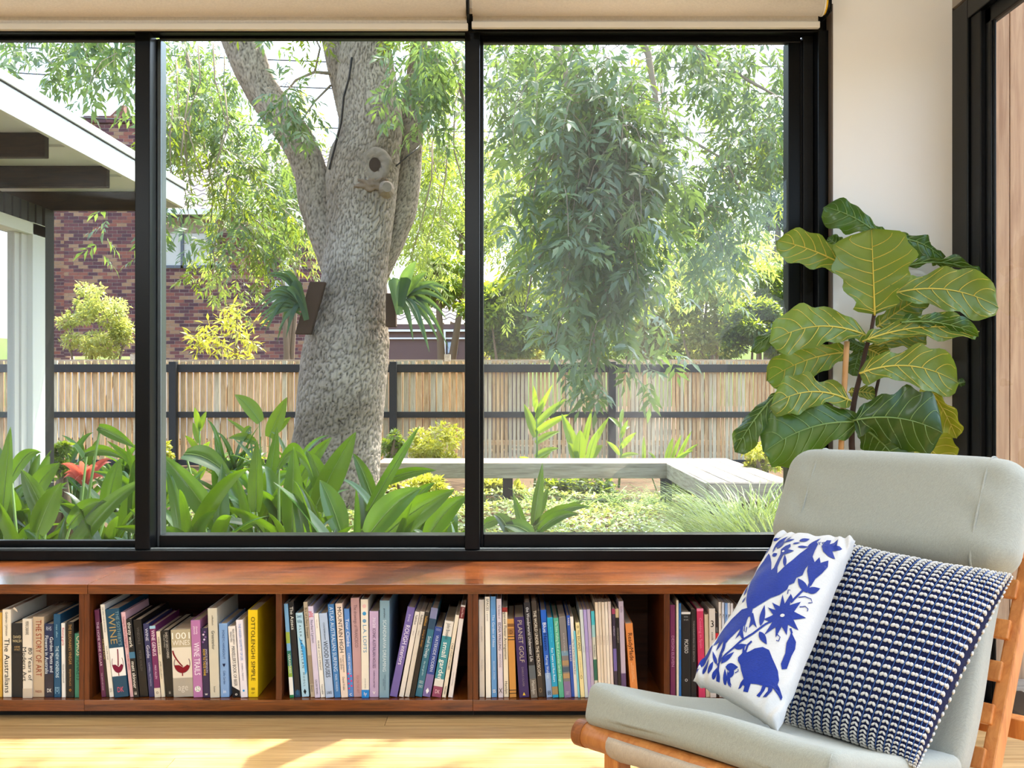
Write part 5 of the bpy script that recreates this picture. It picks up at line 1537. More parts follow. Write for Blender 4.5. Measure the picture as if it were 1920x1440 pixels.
branch([(835, 60, 11), (860, 140, 11.2), (880, 260, 11.4), (905, 400, 11.6)], .035, .01)
branch([(640, 140, 10.9), (590, 135, 10.8), (555, 150, 10.8), (530, 180, 10.8), (522, 215, 10.8)], .022, .005)
branch([(590, 135, 10.8), (600, 90, 10.7), (590, 70, 10.7)], .014, .008)
branch([(620, 160, 10.9), (590, 190, 10.8), (570, 220, 10.7), (560, 260, 10.7)], .014, .004)
branch([(340, 60, 12.5), (360, 150, 12.6), (380, 260, 12.6), (400, 360, 12.5), (395, 420, 12.5)], .03, .006)
branch([(430, 330, 12.5), (420, 400, 12.5), (400, 470, 12.5), (410, 560, 12.5)], .014, .004)
for i in range(26):
    x0 = random.choice((random.uniform(780, 870), random.uniform(905, 1010), random.uniform(1200, 1260), random.uniform(310, 430)))
    y0 = random.uniform(70, 280); Y = random.uniform(11, 13)
    branch([(x0, y0, Y), (x0 + random.uniform(-12, 12), y0 + 70, Y), (x0 + random.uniform(-30, 30), y0 + 150, Y), (x0 + random.uniform(-45, 45), y0 + random.uniform(180, 260), Y)], .010, .003, seg=4)

# ------------------------------------------------------------------ staghorn ferns on the trunk
M['cork'] = plain('cork', srgb(70, 50, 38), .95, bump=1.0, bscale=60)
def strap(name, A_, B_, w, sag, parent, mat, fork=0.0, roll=0.0, n=12, face=None, taper=1.4, attr=None):
    """long leaf from A to B, bulging by sag along world up"""
    A_, B_ = Vector(A_), Vector(B_)
    ax = (B_ - A_); L = ax.length; ax = ax / L
    fv = Vector(face) if face is not None else Vector((0, -1, .25))
    wd = ax.cross(fv).normalized()
    wd = Matrix.Rotation(roll, 3, ax) @ wd
    nn = wd.cross(ax).normalized()
    rows = []
    for i in range(n + 1):
        t = i / n
        c_ = A_ + ax * L * t + Vector((0, 0, 1)) * sag * 4 * t * (1 - t)
        pw = (math.sin(math.pi * min(1, .08 + .92 * t) ** .72)) ** .8 if taper > 1 else (.5 + .5 * t) * (1 if t < .9 else (1 - t) * 10 + .02)
        hw_ = w / 2 * max(.03, pw)
        rows.append([c_ - wd * hw_ + nn * hw_ * .42, c_ - wd * hw_ * .5 + nn * hw_ * .24, c_, c_ + wd * hw_ * .5 + nn * hw_ * .24, c_ + wd * hw_ + nn * hw_ * .42])
    return MB().grid(rows).build(name, mat, parent, smooth=True)
def staghorn(label, board, fronds, shields):
    c0, ax, up, th = board
    t = thing('staghorn_fern', label, 'plant', c0, 'staghorn ferns mounted on the trunk')
    MB().obox(c0, ax, up, th).build('backing_board', M['cork'], t, bevel=.01)
    for s_ in shields:
        strap('shield_frond', *s_, t, M['stag_leaf'], taper=.5)
    for f in fronds:
        strap('frond', *f, t, M['stag_leaf'])
        
c0 = P(583, 578, 10.35)
fr = []
for i in range(26):
    a_ = R(95 + 165 * (i / 25))
    r_ = random.uniform(.20, .38)
    b0 = P(random.uniform(552, 574), random.uniform(545, 590), 10.25)
    fr.append((b0, b0 + Vector((math.cos(a_) * r_ - .08, random.uniform(-.15, .1), math.sin(a_) * r_ * .9 - .08)), random.uniform(.03, .06), random.uniform(.06, .13)))
staghorn('dark staghorn fern hanging from a slanted board on the left of the trunk', (c0, Vector((.075, .02, .0)), Vector((.075, 0, .265)), Vector((0, .05, 0))), fr,
         [(P(575, 600, 10.2), P(553, 525, 10.15), .11, .03), (P(568, 580, 10.2), P(540, 538, 10.1), .08, .05)])
c0 = P(734, 582, 10.4)
fr = []
for (bx_, by_, tx, ty, w) in ((755, 545, 780, 490, .13), (758, 560, 845, 548, .07), (760, 565, 838, 600, .06), (760, 570, 822, 640, .06), (758, 560, 805, 660, .07), (765, 555, 835, 640, .05), (760, 560, 848, 580, .05), (758, 555, 800, 510, .09), (755, 560, 792, 610, .08), (762, 560, 800, 645, .04), (765, 550, 832, 560, .06), (765, 550, 815, 530, .06), (752, 570, 775, 640, .06), (758, 560, 815, 600, .06), (765, 560, 842, 655, .035)):
    fr.append((P(bx_, by_, 10.3), P(tx, ty, 10.1 + random.uniform(-.2, .2)), w * 1.1, .11 if ty > 540 else .02))
staghorn('grey-green staghorn fern on a dark board at the right of the trunk', (c0, Vector((.05, .02, 0)), Vector((0, 0, .17)), Vector((0, .06, 0))), fr,
         [(P(750, 590, 10.25), P(738, 520, 10.25), .14, .0), (P(752, 575, 10.2), P(764, 520, 10.1), .13, .04)])

# ------------------------------------------------------------------ batten fence
FYY = 16.5
fence = thing('fence', 'timber batten fence with black posts and rails across the garden', 'fence', (0, FYY, GZ))
bm_mesh = {}
def batten(x, w, z1, mat):
    o = MB().box(x - w / 2, x + w / 2, FYY + .03, FYY + .072, GZ + .02, z1).build('batten', M[mat], fence)
    return o
x = (-330 - CX) * FYY / FPX
nb_ = 0
while x < (2050 - CX) * FYY / FPX:
    px = x / FYY * FPX + CX
    pit = .109 if px < 880 or px > 1500 else .066
    w = pit * random.uniform(.66, .78)
    batten(x, w, 1.385 + random.uniform(-.012, .012), random.choice(('batten', 'batten', 'batten', 'batten', 'batten_grey')) if px < 700 else random.choice(('batten', 'batten_grey')))
    if px < 880:
        MB().box(x + pit * .40, x + pit * .56, FYY + .10, FYY + .12, GZ + .05, 1.37).build('batten', M['batten_grey'], fence)
    x += pit
    nb_ += 1
for py0, py1 in ((683, 698), (772, 783), (862, 872)):
    z1, z0 = P(0, py0, FYY).z, P(0, py1, FYY).z
    MB().box(-11.2, 9.5, FYY - .04, FYY + .03, z0, z1).build('rail', M['fence_black'], fence, bevel=.004)
for px in (-85, 327, 738, 1147, 1556, 1965):
    x = (px - CX) * FYY / FPX
    MB().box(x - .058, x + .058, FYY - .11, FYY - .0, GZ - .02, 1.37).build('post', M['fence_black'], fence, bevel=.006)
# the neighbours' paling fence close behind, only its top shows
pal = thing('fence', 'weathered grey fence top just behind the batten fence', 'fence', (0, FYY + .5, GZ))
MB().box(-11.3, 9.5, FYY + .42, FYY + .50, 1.36, 1.415).build('cap_rail', M['old_timber'], pal)
MB().box(-11.3, 9.5, FYY + .44, FYY + .46, .0, .08).build('rail', M['old_timber'], pal)
for px in (234, 836, 1480):
    x = (px - CX) * FYY / FPX
    MB().box(x - .05, x + .05, FYY + .36, FYY + .46, GZ, 1.50).build('post', M['old_timber_y'], pal)

# ------------------------------------------------------------------ garden bench
bench = thing('garden_bench', 'weathered timber L-shaped garden bench on dark posts', 'bench', (.4, 11, GZ))
zt, zb_ = P(0, 868, 10.9).z, P(0, 897, 10.9).z
x0b, x1b = (705 - CX) * 10.9 / FPX, (1255 - CX) * 10.9 / FPX
MB().box(x0b, x1b, 10.9, 10.96, zb_, zt - .002).build('front_beam', M['old_timber'], bench, bevel=.006)
for k in range(4):
    MB().box(x0b, x1b + .3, 10.9 + k * .17 + .002, 10.9 + (k + 1) * .17 - .006, zt - .035, zt).build('seat_plank', M['old_timber'], bench, bevel=.005)
xa = x1b
wa = .19
ya = 8.75
for k in range(4):
    MB().box(xa + k * wa, xa + (k + 1) * wa - .012, ya, 11.58, zt - .035, zt + .001).build('seat_plank', M['old_timber_y'], bench, bevel=.005)
MB().box(xa - .03, xa + .02, ya, 10.9, zb_, zt - .004).build('side_beam', M['old_timber_y'], bench, bevel=.006)
MB().box(xa + .0, xa + 4 * wa - .012, ya - .03, ya + .02, zb_, zt - .004).build('end_beam', M['old_timber'], bench, bevel=.006)
for px, Y in ((952, 11.2), (1249, 10.99), (1430, 11.4)):
    x = (px - CX) * Y / FPX
    MB().box(x - .055, x + .055, Y - .05, Y + .06, GZ - .05, zb_ + .1).build('post', M['fence_black'], bench, bevel=.004)
for y in (9.2,):
    MB().box(xa + .1, xa + .2, y, y + .1, GZ - .05, zb_ + .05).build('post', M['fence_black'], bench, bevel=.004)
# ------------------------------------------------------------------ brick house next door
HY = 25.0
hx = lambda px: (px - CX) * HY / FPX
hz = lambda py: CAMZ - (py - CY) * HY / FPX
BR = [plain('brick_%d' % i, srgb(*c_), .85, .15, var=.25, vscale=9) for i, c_ in enumerate(((112, 72, 68), (92, 62, 64), (136, 86, 72), (150, 118, 90), (104, 68, 68), (86, 60, 64)))]
M['mortar'] = plain('mortar', srgb(206, 196, 184), .9)
M['roof_tile'] = plain('roof_tile', srgb(150, 140, 134), .8, var=.2, vscale=5)
house = thing('brick_house', 'red-brown brick house with grey tiled roof behind the fence', 'house', (hx(400), HY + 2, GZ))
_bmesh = []
for i in range(len(BR)):
    me = MB().box(-.112, .112, -.03, .03, -.038, .038).mesh('brick')
    me.materials.append(BR[i]); _bmesh.append(me)
CH, BL = .0855, .236
def brick_part(x, y, z, sx=1.0):
    o = bpy.data.objects.new('brick', random.choice(_bmesh))
    COL.objects.link(o)
    o.parent = house
    o.matrix_parent_inverse = wmat(house).inverted()
    o.location = (x, y, z); o.scale.x = sx
    return o
def brick_wall(x0, x1, z0, z1, y, single=False, skip=None, name='brickwork', depth=.25):
    w = MB().box(x0 + .004, x1 - .004, y + .012, y + depth, z0, z1).build('wall', M['mortar'], house)
    mb = MB()
    z = z0 + CH / 2
    r_ = 0
    cnt = 0
    while z < z1:
        x = x0 - (BL / 2 if r_ % 2 else 0)
        while x < x1 - .02:
            a_, b_ = max(x, x0), min(x + BL - .011, x1)
            if b_ - a_ > .04 and not (skip and skip[0] < (a_ + b_) / 2 < skip[1] and skip[2] < z < skip[3]):
                if single and cnt < 298:
                    brick_part((a_ + b_) / 2, y + .03 + random.uniform(-.003, .003), z, (b_ - a_) / .224); cnt += 1
                else:
                    mb.box(a_, b_, y + random.uniform(-.003, .003), y + .06, z - .038, z + .038, random.randrange(len(BR)))
            x += BL
        z += CH; r_ += 1
    if mb.v:
        o = mb.build(name, BR, house); o['kind'] = 'stuff'
    return w
zf = hz(690)
MB().box(hx(84), hx(640), HY + .1, HY + 4, GZ - .1, 1.45).build('foundation_wall', M['mortar'], house)
brick_wall(hx(120), hx(253), hz(668), hz(395), HY, single=True)
brick_wall(hx(84), hx(120), zf, hz(380), HY + .35)
brick_wall(hx(120), hx(253), hz(395), hz(270), HY)
brick_wall(hx(152), hx(249), hz(275), hz(214), HY + .25, depth=.9)
MB().box(hx(150), hx(251), HY + .21, HY + 1.2, hz(226), hz(213)).build('chimney_cap', BR[1], house)
mbm = MB()
for i in range(7):
    for j in range(2):
        mbm.box(hx(150) + i * .186, hx(150) + i * .186 + .176, HY + .19, HY + .25, hz(226) + j * .09, hz(226) + j * .09 + .078, random.randrange(6))
o = mbm.build('chimney_brickwork', BR, house); o['kind'] = 'stuff'
wx0, wx1, wz0, wz1 = hx(293), hx(389), hz(499), hz(398)
brick_wall(hx(253), hx(640), zf, hz(392), HY + .45, skip=(wx0, wx1, wz0, wz1))
MB().box(hx(300), hx(640), HY + .43, HY + .47, hz(432), hz(392)).build('eave_board', M['old_timber'], house)
# its window with slatted blind
M['window_grey'] = plain('window_grey', srgb(92, 98, 104), .5)
M['blind_slat'] = plain('blind_slat', srgb(180, 196, 214), .4)
hw1 = MB().box(wx0, wx1, HY + .41, HY + .47, wz0, wz0 + .07).box(wx0, wx1, HY + .41, HY + .47, wz1 - .06, wz1).box(wx0, wx0 + .06, HY + .41, HY + .47, wz0, wz1).box(wx1 - .06, wx1, HY + .41, HY + .47, wz0, wz1).box(hx(331) - .035, hx(331) + .035, HY + .41, HY + .47, wz0, wz1).build('window', M['window_grey'], house)
MB().add([(wx0, HY + .45, wz0), (wx1, HY + .45, wz0), (wx1, HY + .45, wz1), (wx0, HY + .45, wz1)], [(0, 1, 2, 3)]).build('pane', M['glass_dark'], hw1)
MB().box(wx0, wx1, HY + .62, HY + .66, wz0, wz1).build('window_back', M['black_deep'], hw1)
z = wz0 + .09
while z < wz1 - .05:
    MB().obox((hx(361), HY + .53, z), Vector((.36, 0, 0)), Vector((0, .022, .012)), Vector((0, -.001, .002))).build('blind_slat', M['blind_slat'], hw1)
    MB().obox((hx(312), HY + .53, z), Vector((.24, 0, 0)), Vector((0, .022, .012)), Vector((0, -.001, .002))).build('blind_slat', M['window_grey'], hw1)
    z += .062
# tiled roof
def tile_roof(name, x0, x1, yb, zb, yt, zt, pitch, rows_n, parent):
    rows = []
    nx = int((x1 - x0) / pitch * 6)
    for r_ in range(rows_n):
        for e_ in (0, 1):
            t = (r_ + e_ * .999) / rows_n
            lift = .035 * (1 - e_)
            rows.append([(x0 + (x1 - x0) * i / nx, yb + (yt - yb) * t, zb + (zt - zb) * t + lift + .03 * math.sin(2 * math.pi * i / 6)) for i in range(nx + 1)])
    o = MB().grid(rows).build(name, M['roof_tile'], parent, smooth=False)
    o['kind'] = 'stuff'
    return o
tile_roof('roof_tiles', hx(262), hx(650), HY - .1, hz(396), HY + 4.6, hz(396) + 2.6, .30, 14, house)
MB().box(hx(262), hx(650), HY - .18, HY - .08, hz(404), hz(394)).build('gutter', M['white_paint'], house)
MB().tube([(hx(527), HY + .4, hz(540)), (hx(528), HY + .4, hz(440))], .05, 8).build('downpipe', M['white_paint'], house)

cowl = thing('chimney_cowl', 'rusty metal cowl on top of the brick chimney', 'chimney cowl', (hx(203), HY + .7, hz(213)))
M['rust'] = plain('rust', srgb(112, 70, 54), .7, var=.3)
MB().tube([(hx(203), HY + .7, hz(213)), (hx(203), HY + .7, hz(203))], [.24, .2], 14).build('collar', M['old_timber'], cowl)
MB().add([(hx(190), HY + .5, hz(208)), (hx(217), HY + .5, hz(206)), (hx(217), HY + .95, hz(206)), (hx(190), HY + .95, hz(208)), (hx(200), HY + .55, hz(196)), (hx(216), HY + .55, hz(184)), (hx(216), HY + .9, hz(184)), (hx(200), HY + .9, hz(196))], [(0, 1, 5, 4), (1, 2, 6, 5), (2, 3, 7, 6), (3, 0, 4, 7), (4, 5, 6, 7)]).build('hood', M['rust'], cowl)
MB().add([(hx(206), HY + .72, hz(190)), (hx(220), HY + .72, hz(175)), (hx(212), HY + .72, hz(195)), (hx(206), HY + .74, hz(190)), (hx(220), HY + .74, hz(175)), (hx(212), HY + .74, hz(195))], [(0, 1, 2), (5, 4, 3), (0, 3, 4, 1), (1, 4, 5, 2)]).build('vane', M['pale_metal'], cowl)

ac = thing('air_conditioner', 'white air-conditioner unit fixed to the brick house wall', 'air conditioner', (hx(524), HY + .3, hz(566)))
MB().box(hx(507), hx(543), HY + .1, HY + .42, hz(566), hz(525)).build('case', M['white_plastic'], ac, bevel=.01)
MB().tube([(hx(523), HY + .09, hz(546)), (hx(523), HY + .1, hz(546))], .21, 24).build('fan_opening', M['black_deep'], ac)
mg = MB()
for k in range(9):
    s_ = -.20 + .05 * k
    mg.box(hx(523) + s_ - .004, hx(523) + s_ + .004, HY + .08, HY + .088, hz(546) - .21, hz(546) + .21).box(hx(523) - .21, hx(523) + .21, HY + .08, HY + .088, hz(546) + s_ - .004, hz(546) + s_ + .004)
o = mg.build('grille', M['white_plastic'], ac); o['kind'] = 'stuff'

# low building on the right
SY = 24.0
sx_ = lambda px: (px - CX) * SY / FPX
sz_ = lambda py: CAMZ - (py - CY) * SY / FPX
M['brown_wall'] = plain('brown_wall', srgb(104, 82, 78), .8)
shed = thing('outbuilding', 'low brown building with grey tiled roof seen right of the trunk', 'building', (sx_(810), SY, GZ))
MB().box(sx_(700), sx_(990), SY, SY + 3, GZ, sz_(609)).build('wall', M['brown_wall'], shed)
MB().box(sx_(690), sx_(1000), SY - .06, SY + .0, sz_(617), sz_(608)).build('fascia', M['brown_wall'], shed)
MB().box(sx_(690), sx_(1000), SY - .09, SY - .055, sz_(622), sz_(618)).build('trim_strip', M['white_paint'], shed)
MB().box(sx_(690), sx_(1000), SY - .05, SY - .01, sz_(636), sz_(633)).build('trim_strip', M['white_paint'], shed)
wn_ = MB().box(sx_(838), sx_(858), SY - .03, SY, sz_(664), sz_(640)).build('window', M['window_grey'], shed)
MB().box(sx_(840), sx_(856), SY - .034, SY - .03, sz_(662), sz_(642)).build('pane', M['blind_slat'], wn_)
MB().tube([(sx_(833), SY - .1, sz_(672)), (sx_(833), SY - .1, sz_(622))], .04, 8).build('downpipe', M['white_paint'], shed)
tile_roof('roof_tiles', sx_(690), sx_(1000), SY - .1, sz_(606), SY + 3.0, sz_(606) + 1.0, .26, 9, shed)

# ------------------------------------------------------------------ wing of the house on the left
wing = thing('house_wing', 'white and black wing of the house with exposed dark beams under its eave', 'building', (-4, 6.5, GZ))
MB().box(-2.62, -2.59, 2.6, 8.09, 2.40, 2.545).build('fascia_board', M['white_paint'], wing, bevel=.003)
MB().box(-2.66, -2.578, 2.6, 8.11, 2.55, 2.605).build('gutter', M['white_paint'], wing, bevel=.006)
MB().box(-2.60, -2.584, 2.6, 8.10, 2.545, 2.551).build('gutter_gap', M['black_deep'], wing)
MB().box(-6.5, -2.6, 8.06, 8.09, 2.40, 2.56).build('fascia_board', M['white_paint'], wing)
MB().box(-6.5, -2.62, 2.6, 8.06, 2.492, 2.51).build('soffit', M['white_paint'], wing)
MB().add([(-6.5, 2.6, 3.0), (-2.6, 2.6, 2.60), (-2.6, 8.1, 2.60), (-6.5, 8.1, 3.0), (-6.5, 2.6, 2.95), (-2.6, 2.6, 2.55), (-2.6, 8.1, 2.55), (-6.5, 8.1, 2.95)], [(0, 1, 2, 3), (7, 6, 5, 4), (0, 4, 5, 1), (1, 5, 6, 2), (2, 6, 7, 3), (3, 7, 4, 0)]).build('roof_sheet', M['white_paint'], wing)
for y, nm in ((5.10, .06), (6.03, .055), (6.95, .055), (7.88, .055)):
    MB().box(-6.5, -2.75, y, y + nm, 2.347, 2.492).build('beam', M['dark_beam'], wing, bevel=.006)
    if y > 5.5:
        MB().box(-6.5, -2.66, y + .30, y + .33, 2.475, 2.492).build('soffit_batten', M['white_paint'], wing)
XW = -3.54
MB().box(-3.70, XW - .03, 4.0, 7.76, 2.12, 2.35).build('wall_core', M['clad_black'], wing)
MB().box(-3.70, XW - .03, 4.0, 7.76, GZ, .1).build('wall_core', M['clad_black'], wing)
MB().box(-6.5, XW - .06, 4.0, 7.92, GZ - .05, .02).build('floor_slab', M['old_timber'], wing)
y = 4.2
while y < 7.74:
    MB().box(XW - .03, XW, y, min(y + .095, 7.76), 2.19, 2.348).build('cladding_board', M['clad_black'], wing, bevel=.004)
    y += .118
MB().box(XW - .06, XW + .0, 7.76, 7.92, GZ, 2.347).build('corner_post', M['clad_black'], wing, bevel=.004)
fw = MB().box(-3.62, -3.49, 7.46, 7.66, .1, 2.19).build('window_surround', M['white_paint'], wing, bevel=.004)
MB().box(-3.62, -3.49, 4.2, 7.66, 2.10, 2.187).build('window_head', M['white_paint'], wing, bevel=.004)
MB().box(-3.60, -3.53, 7.37, 7.46, .1, 2.10).build('window_stile', M['white_plastic'], wing, bevel=.003)
MB().box(-3.60, -3.545, 7.30, 7.37, .1, 2.10).build('window_stile', M['white_plastic'], wing, bevel=.003)
MB().box(-3.62, -3.49, 4.2, 7.66, .0, .12).build('window_sill', M['white_paint'], wing, bevel=.004)
MB().add([(-3.56, 4.2, .1), (-3.56, 7.32, .1), (-3.56, 7.32, 2.12), (-3.56, 4.2, 2.12)], [(0, 1, 2, 3)]).build('pane', M['glass_pale'], wing)

# ------------------------------------------------------------------ power lines
M['wire'] = plain('wire', srgb(60, 66, 72), .6)
WY = 20.0
for k, (ya, yb_, s_) in enumerate(((70, 96, 'uppermost'), (118, 150, 'second'), (196, 220, 'third'), (60, 170, 'slanting lower'))):
    p0, p1 = P(-400, ya - 14, WY + k * .3), P(2300, (yb_ if k < 3 else 168), WY + k * .3)
    if k == 3: p0 = P(800, 150, WY + k * .3)
    pts = [p0 + (p1 - p0) * (i / 24) - Vector((0, 0, .5 * 4 * (i / 24) * (1 - i / 24))) for i in range(25)]
    tag(MB().tube(pts, .016, 5).build('power_line', M['wire']), '%s dark power line across the sky behind the tree' % s_, 'wire', 'power lines in the sky')

# ------------------------------------------------------------------ shrubs and trees beyond the fence
def shrub(name, label, px, py, Y, rx, rz, n, L, W, mat, blobs=14, cat='shrub', trunkto=None, group=None, ry=None, trunk_r=.05, trunk_mat='twig', bs=.30, stems=3):
    """clumps of leaves round blob centres, stems from the ground"""
    c_ = P(px, py, Y)
    sx2, sz2 = rx * Y / FPX, rz * Y / FPX
    sy2 = ry or sx2 * .7
    t = thing(name, label, cat, (c_.x, Y, GZ), group)
    u = unit(blobs) * (RNG.uniform(.35, 1, blobs) ** .5)[:, None]
    cen = np.array(tuple(c_)) + u * np.array([sx2, sy2, sz2]) * .78
    k = RNG.integers(0, blobs, n)
    off = unit(n) * (RNG.uniform(.2, 1, n) ** .5)[:, None] * np.array([sx2, sy2, sz2]).mean() * bs * np.array([1.15, 1, .8])
    Pn = cen[k] + off
    D = off / np.linalg.norm(off, axis=1, keepdims=True) * .7 + unit(n) * .7 + np.array([0, 0, -.15])
    Nn = np.array([0, 0, 1.0]) + unit(n) * .7
    leaf_obj('leaves', t, mat, Pn, D, Nn, RNG.uniform(.7, 1.2, n) * L, RNG.uniform(.8, 1.1, n) * W, np.clip(RNG.uniform(0, .6, n) + RNG.uniform(0, .5, blobs)[k], 0, 1))
    base = Vector((c_.x, Y, GZ))
    for i in range(stems):
        e_ = Vector(cen[i % blobs])
        b0 = base + Vector(((i - stems / 2) * .12, 0, 0))
        m1 = b0.lerp(e_, .4) + Vector((0, 0, .15 * sz2))
        MB().tube([b0, m1, b0.lerp(e_, .75), e_], [trunk_r, trunk_r * .8, trunk_r * .55, trunk_r * .3], 6).build('stem', M[trunk_mat], t, smooth=True)
    return t
shrub('shrub', 'rounded olive-green shrub before the brick chimney wall', 182, 604, 18.5, 80, 92, 4800, .085, .04, M['olive_leaf'], 46, bs=.20)
shrub('shrub', 'yellow-leaved shrub rising over the fence before the brick house', 428, 630, 18.0, 84, 74, 460, .17, .05, M['gold_leaf'], 34, bs=.15)
shrub('tree', 'light green tree behind the fence left of the trunk', 540, 400, 20, 50, 80, 1100, .16, .07, M['hedge_leaf'], 30, 'tree', trunk_r=.08)
shrub('tree', 'yellow-green tree leaning over the low brown building', 835, 520, 20.5, 70, 64, 2600, .15, .075, M['hedge_leaf'], 22, 'tree', trunk_r=.12, stems=2)
shrub('hedge_bush', 'dense mid-green bush over the fence at the middle mullion', 945, 590, 19.5, 80, 96, 8000, .13, .075, M['hedge_leaf'], 34, 'bush')
shrub('hedge_bush', 'dark green bush standing behind the hanging branch', 1060, 600, 20.5, 90, 90, 8000, .12, .06, M['dark_leaf'], 34, 'bush')
shrub('hedge_bush', 'olive bush with bare pale stems right of the hanging branch', 1200, 600, 20.5, 80, 84, 6500, .11, .05, M['olive_leaf'], 30, 'bush', trunk_mat='twig_grey', stems=6)
shrub('hedge_bush', 'large olive-green bush with visible grey trunk near the right jamb', 1330, 570, 20.0, 90, 110, 8500, .11, .055, M['olive_leaf'], 40, 'bush', trunk_mat='twig_grey', stems=5)
shrub('hedge_bush', 'dark green low bush on the fence beside the fig leaves', 1420, 620, 19.0, 80, 66, 6500, .10, .055, M['dark_leaf'], 34, 'bush')
shrub('hedge_bush', 'mid-green low bush filling the gap behind the fence, third from the middle mullion', 1130, 640, 22, 120, 50, 4200, .12, .06, M['hedge_leaf'], 30, 'bush')
shrub('hedge_bush', 'dark green low bush filling the gap behind the fence near the window jamb', 1300, 645, 22, 130, 46, 4200, .12, .06, M['dark_leaf'], 30, 'bush')
shrub('hedge_bush', 'pale low bush at the fence just right of the middle mullion', 960, 645, 22, 90, 44, 2600, .12, .06, M['gold_leaf'], 24, 'bush')
shrub('hedge_bush', 'bright green bush topping the fence beside the window jamb', 1450, 540, 21, 60, 80, 4500, .11, .06, M['hedge_leaf'], 24, 'bush')
shrub('tree', 'pale grey-green tree far off at the right jamb', 1450, 380, 27, 60, 150, 4200, .16, .07, M['ash_leaf'], 30, 'tree', trunk_r=.12)
shrub('tree', 'tall pale yellow-green tree far behind the hanging branch', 1110, 420, 27, 170, 150, 8000, .17, .08, M['ash_yellow'], 44, 'tree', trunk_r=.15)
shrub('tree', 'pale yellow-green tree far behind the right part of the fence', 1290, 470, 29, 120, 110, 5000, .17, .08, M['olive_leaf'], 34, 'tree', trunk_r=.15)
shrub('tree', 'grey-green tree far behind the trunk on its right side', 850, 380, 30, 110, 170, 5600, .18, .08, M['ash_yellow'], 40, 'tree', trunk_r=.16)
shrub('tree', 'far green tree rising behind the tiled roof', 400, 250, 33, 90, 90, 1300, .2, .09, M['ash_yellow'], 40, 'tree', trunk_r=.18)
shrub('tree', 'broad green tree past the right end of the fence', 1700, 470, 24, 160, 190, 5200, .17, .08, M['hedge_leaf'], 40, 'tree', trunk_r=.15)
shrub('tree', 'broad green tree past the left end of the fence', -190, 520, 24, 150, 150, 4200, .17, .08, M['hedge_leaf'], 36, 'tree', trunk_r=.15)
# far row that closes the horizon
o = struct('terrain', MB().grid([[(x, 62, -1), (x, 64, 3.2 + .8 * math.sin(x * .13)), (x, 70, 4.2 + 1.2 * math.sin(x * .09 + 1))] for x in range(-60, 61, 4)]), plain('far_green', srgb(112, 128, 70), .95, .1, var=.3, vscale=.8), smooth=True)

# ------------------------------------------------------------------ planting in the garden
def broad_plant(name, label, X, Y, specs, mat, group=None, cat='plant', zg=None, stemmat='ginger_stem'):
    """specs: list of (base dx, base z, tip dx, tip dy, tip z, width, sag)"""
    zg = GZ if zg is None else zg
    t = thing(name, label, cat, (X, Y, zg), group)
    for (bx0, bz, tx, ty, tz, w, sg) in specs:
        A_ = Vector((X + bx0, Y, zg + bz)); B_ = Vector((X + tx, Y + ty, zg + tz))
        MB().tube([Vector((X + bx0 * .4, Y, zg - .02)), Vector((X + bx0 * .8, Y, zg + bz * .6)), A_ + (B_ - A_) * .05], [.009, .008, .005], 6).build('stalk', M[stemmat], t, smooth=True)
        strap('leaf', A_, B_, w, sg, t, M[mat], roll=random.uniform(-1.1, 1.1), n=12, face=Vector((random.uniform(-.7, .7), -.7, random.uniform(.1, 1.6))))
    return t
M['midrib'] = plain('midrib', srgb(126, 156, 84), .5)
M['ginger_stem'] = plain('ginger_stem', srgb(96, 128, 56), .5)
where = [(-2.30, 4.7), (-2.02, 5.2), (-1.86, 4.45), (-1.60, 5.0), (-1.42, 4.5), (-1.18, 5.1), (-.98, 4.6), (-.78, 4.35), (-.66, 5.0), (-.48, 4.55), (-.40, 5.1), (-.22, 4.5), (-2.7, 5.6), (-2.15, 6.1), (-1.55, 6.0), (-3.6, 7.4), (-3.1, 8.2), (-2.5, 7.2), (-1.9, 7.8), (-3.9, 9.2), (-2.6, 9.4), (-1.9, 9.0), (-3.3, 6.6)]
side_words = ['at the far left of the window, below the wing', 'behind the far left clump', 'left of the red bromeliad', 'in front of the red bromeliad', 'just left of the left mullion', 'behind the left mullion', 'first right of the left mullion', 'second right of the left mullion, close to the glass', 'before the foot of the trunk', 'at the right foot of the trunk', 'between trunk and garden bench', 'left of the middle mullion', 'under the white wing window', 'behind the red bromeliad', 'rear clump behind the left mullion', 'by the black corner post of the wing', 'before the low small shrub, left of the bromeliad', 'in the bed right behind the bromeliad', 'in the bed beyond the left mullion', 'farthest left in the bed along the fence', 'in the bed before the left fence post', 'in the bed below the paddle leaves', 'against the foot of the wing corner post']
for i, ((X, Y), wd) in enumerate(zip(where, side_words)):
    sp = []
    tall = .92 + .22 * random.random() if i < 12 else 1.05
    if i in (9, 10, 11): tall = .78
    for k in range(25):
        a_ = random.uniform(0, 2 * math.pi)
        bz = random.uniform(.10, .50) * tall
        ln = random.uniform(.34, .56)
        el = random.uniform(.15, 1.25)
        dx, dy, dz = math.cos(a_) * math.cos(el) * ln, math.sin(a_) * math.cos(el) * ln * .6, math.sin(el) * ln
        sp.append((random.uniform(-.13, .13), bz, dx, dy, min(bz + dz, 1.12 * tall), random.uniform(.05, .085), random.uniform(.02, .10)))
    broad_plant('ginger_plant', 'clump of broad glossy green leaves ' + wd, X, Y, sp, 'ginger_leaf', 'broad-leaved clumps under the window')
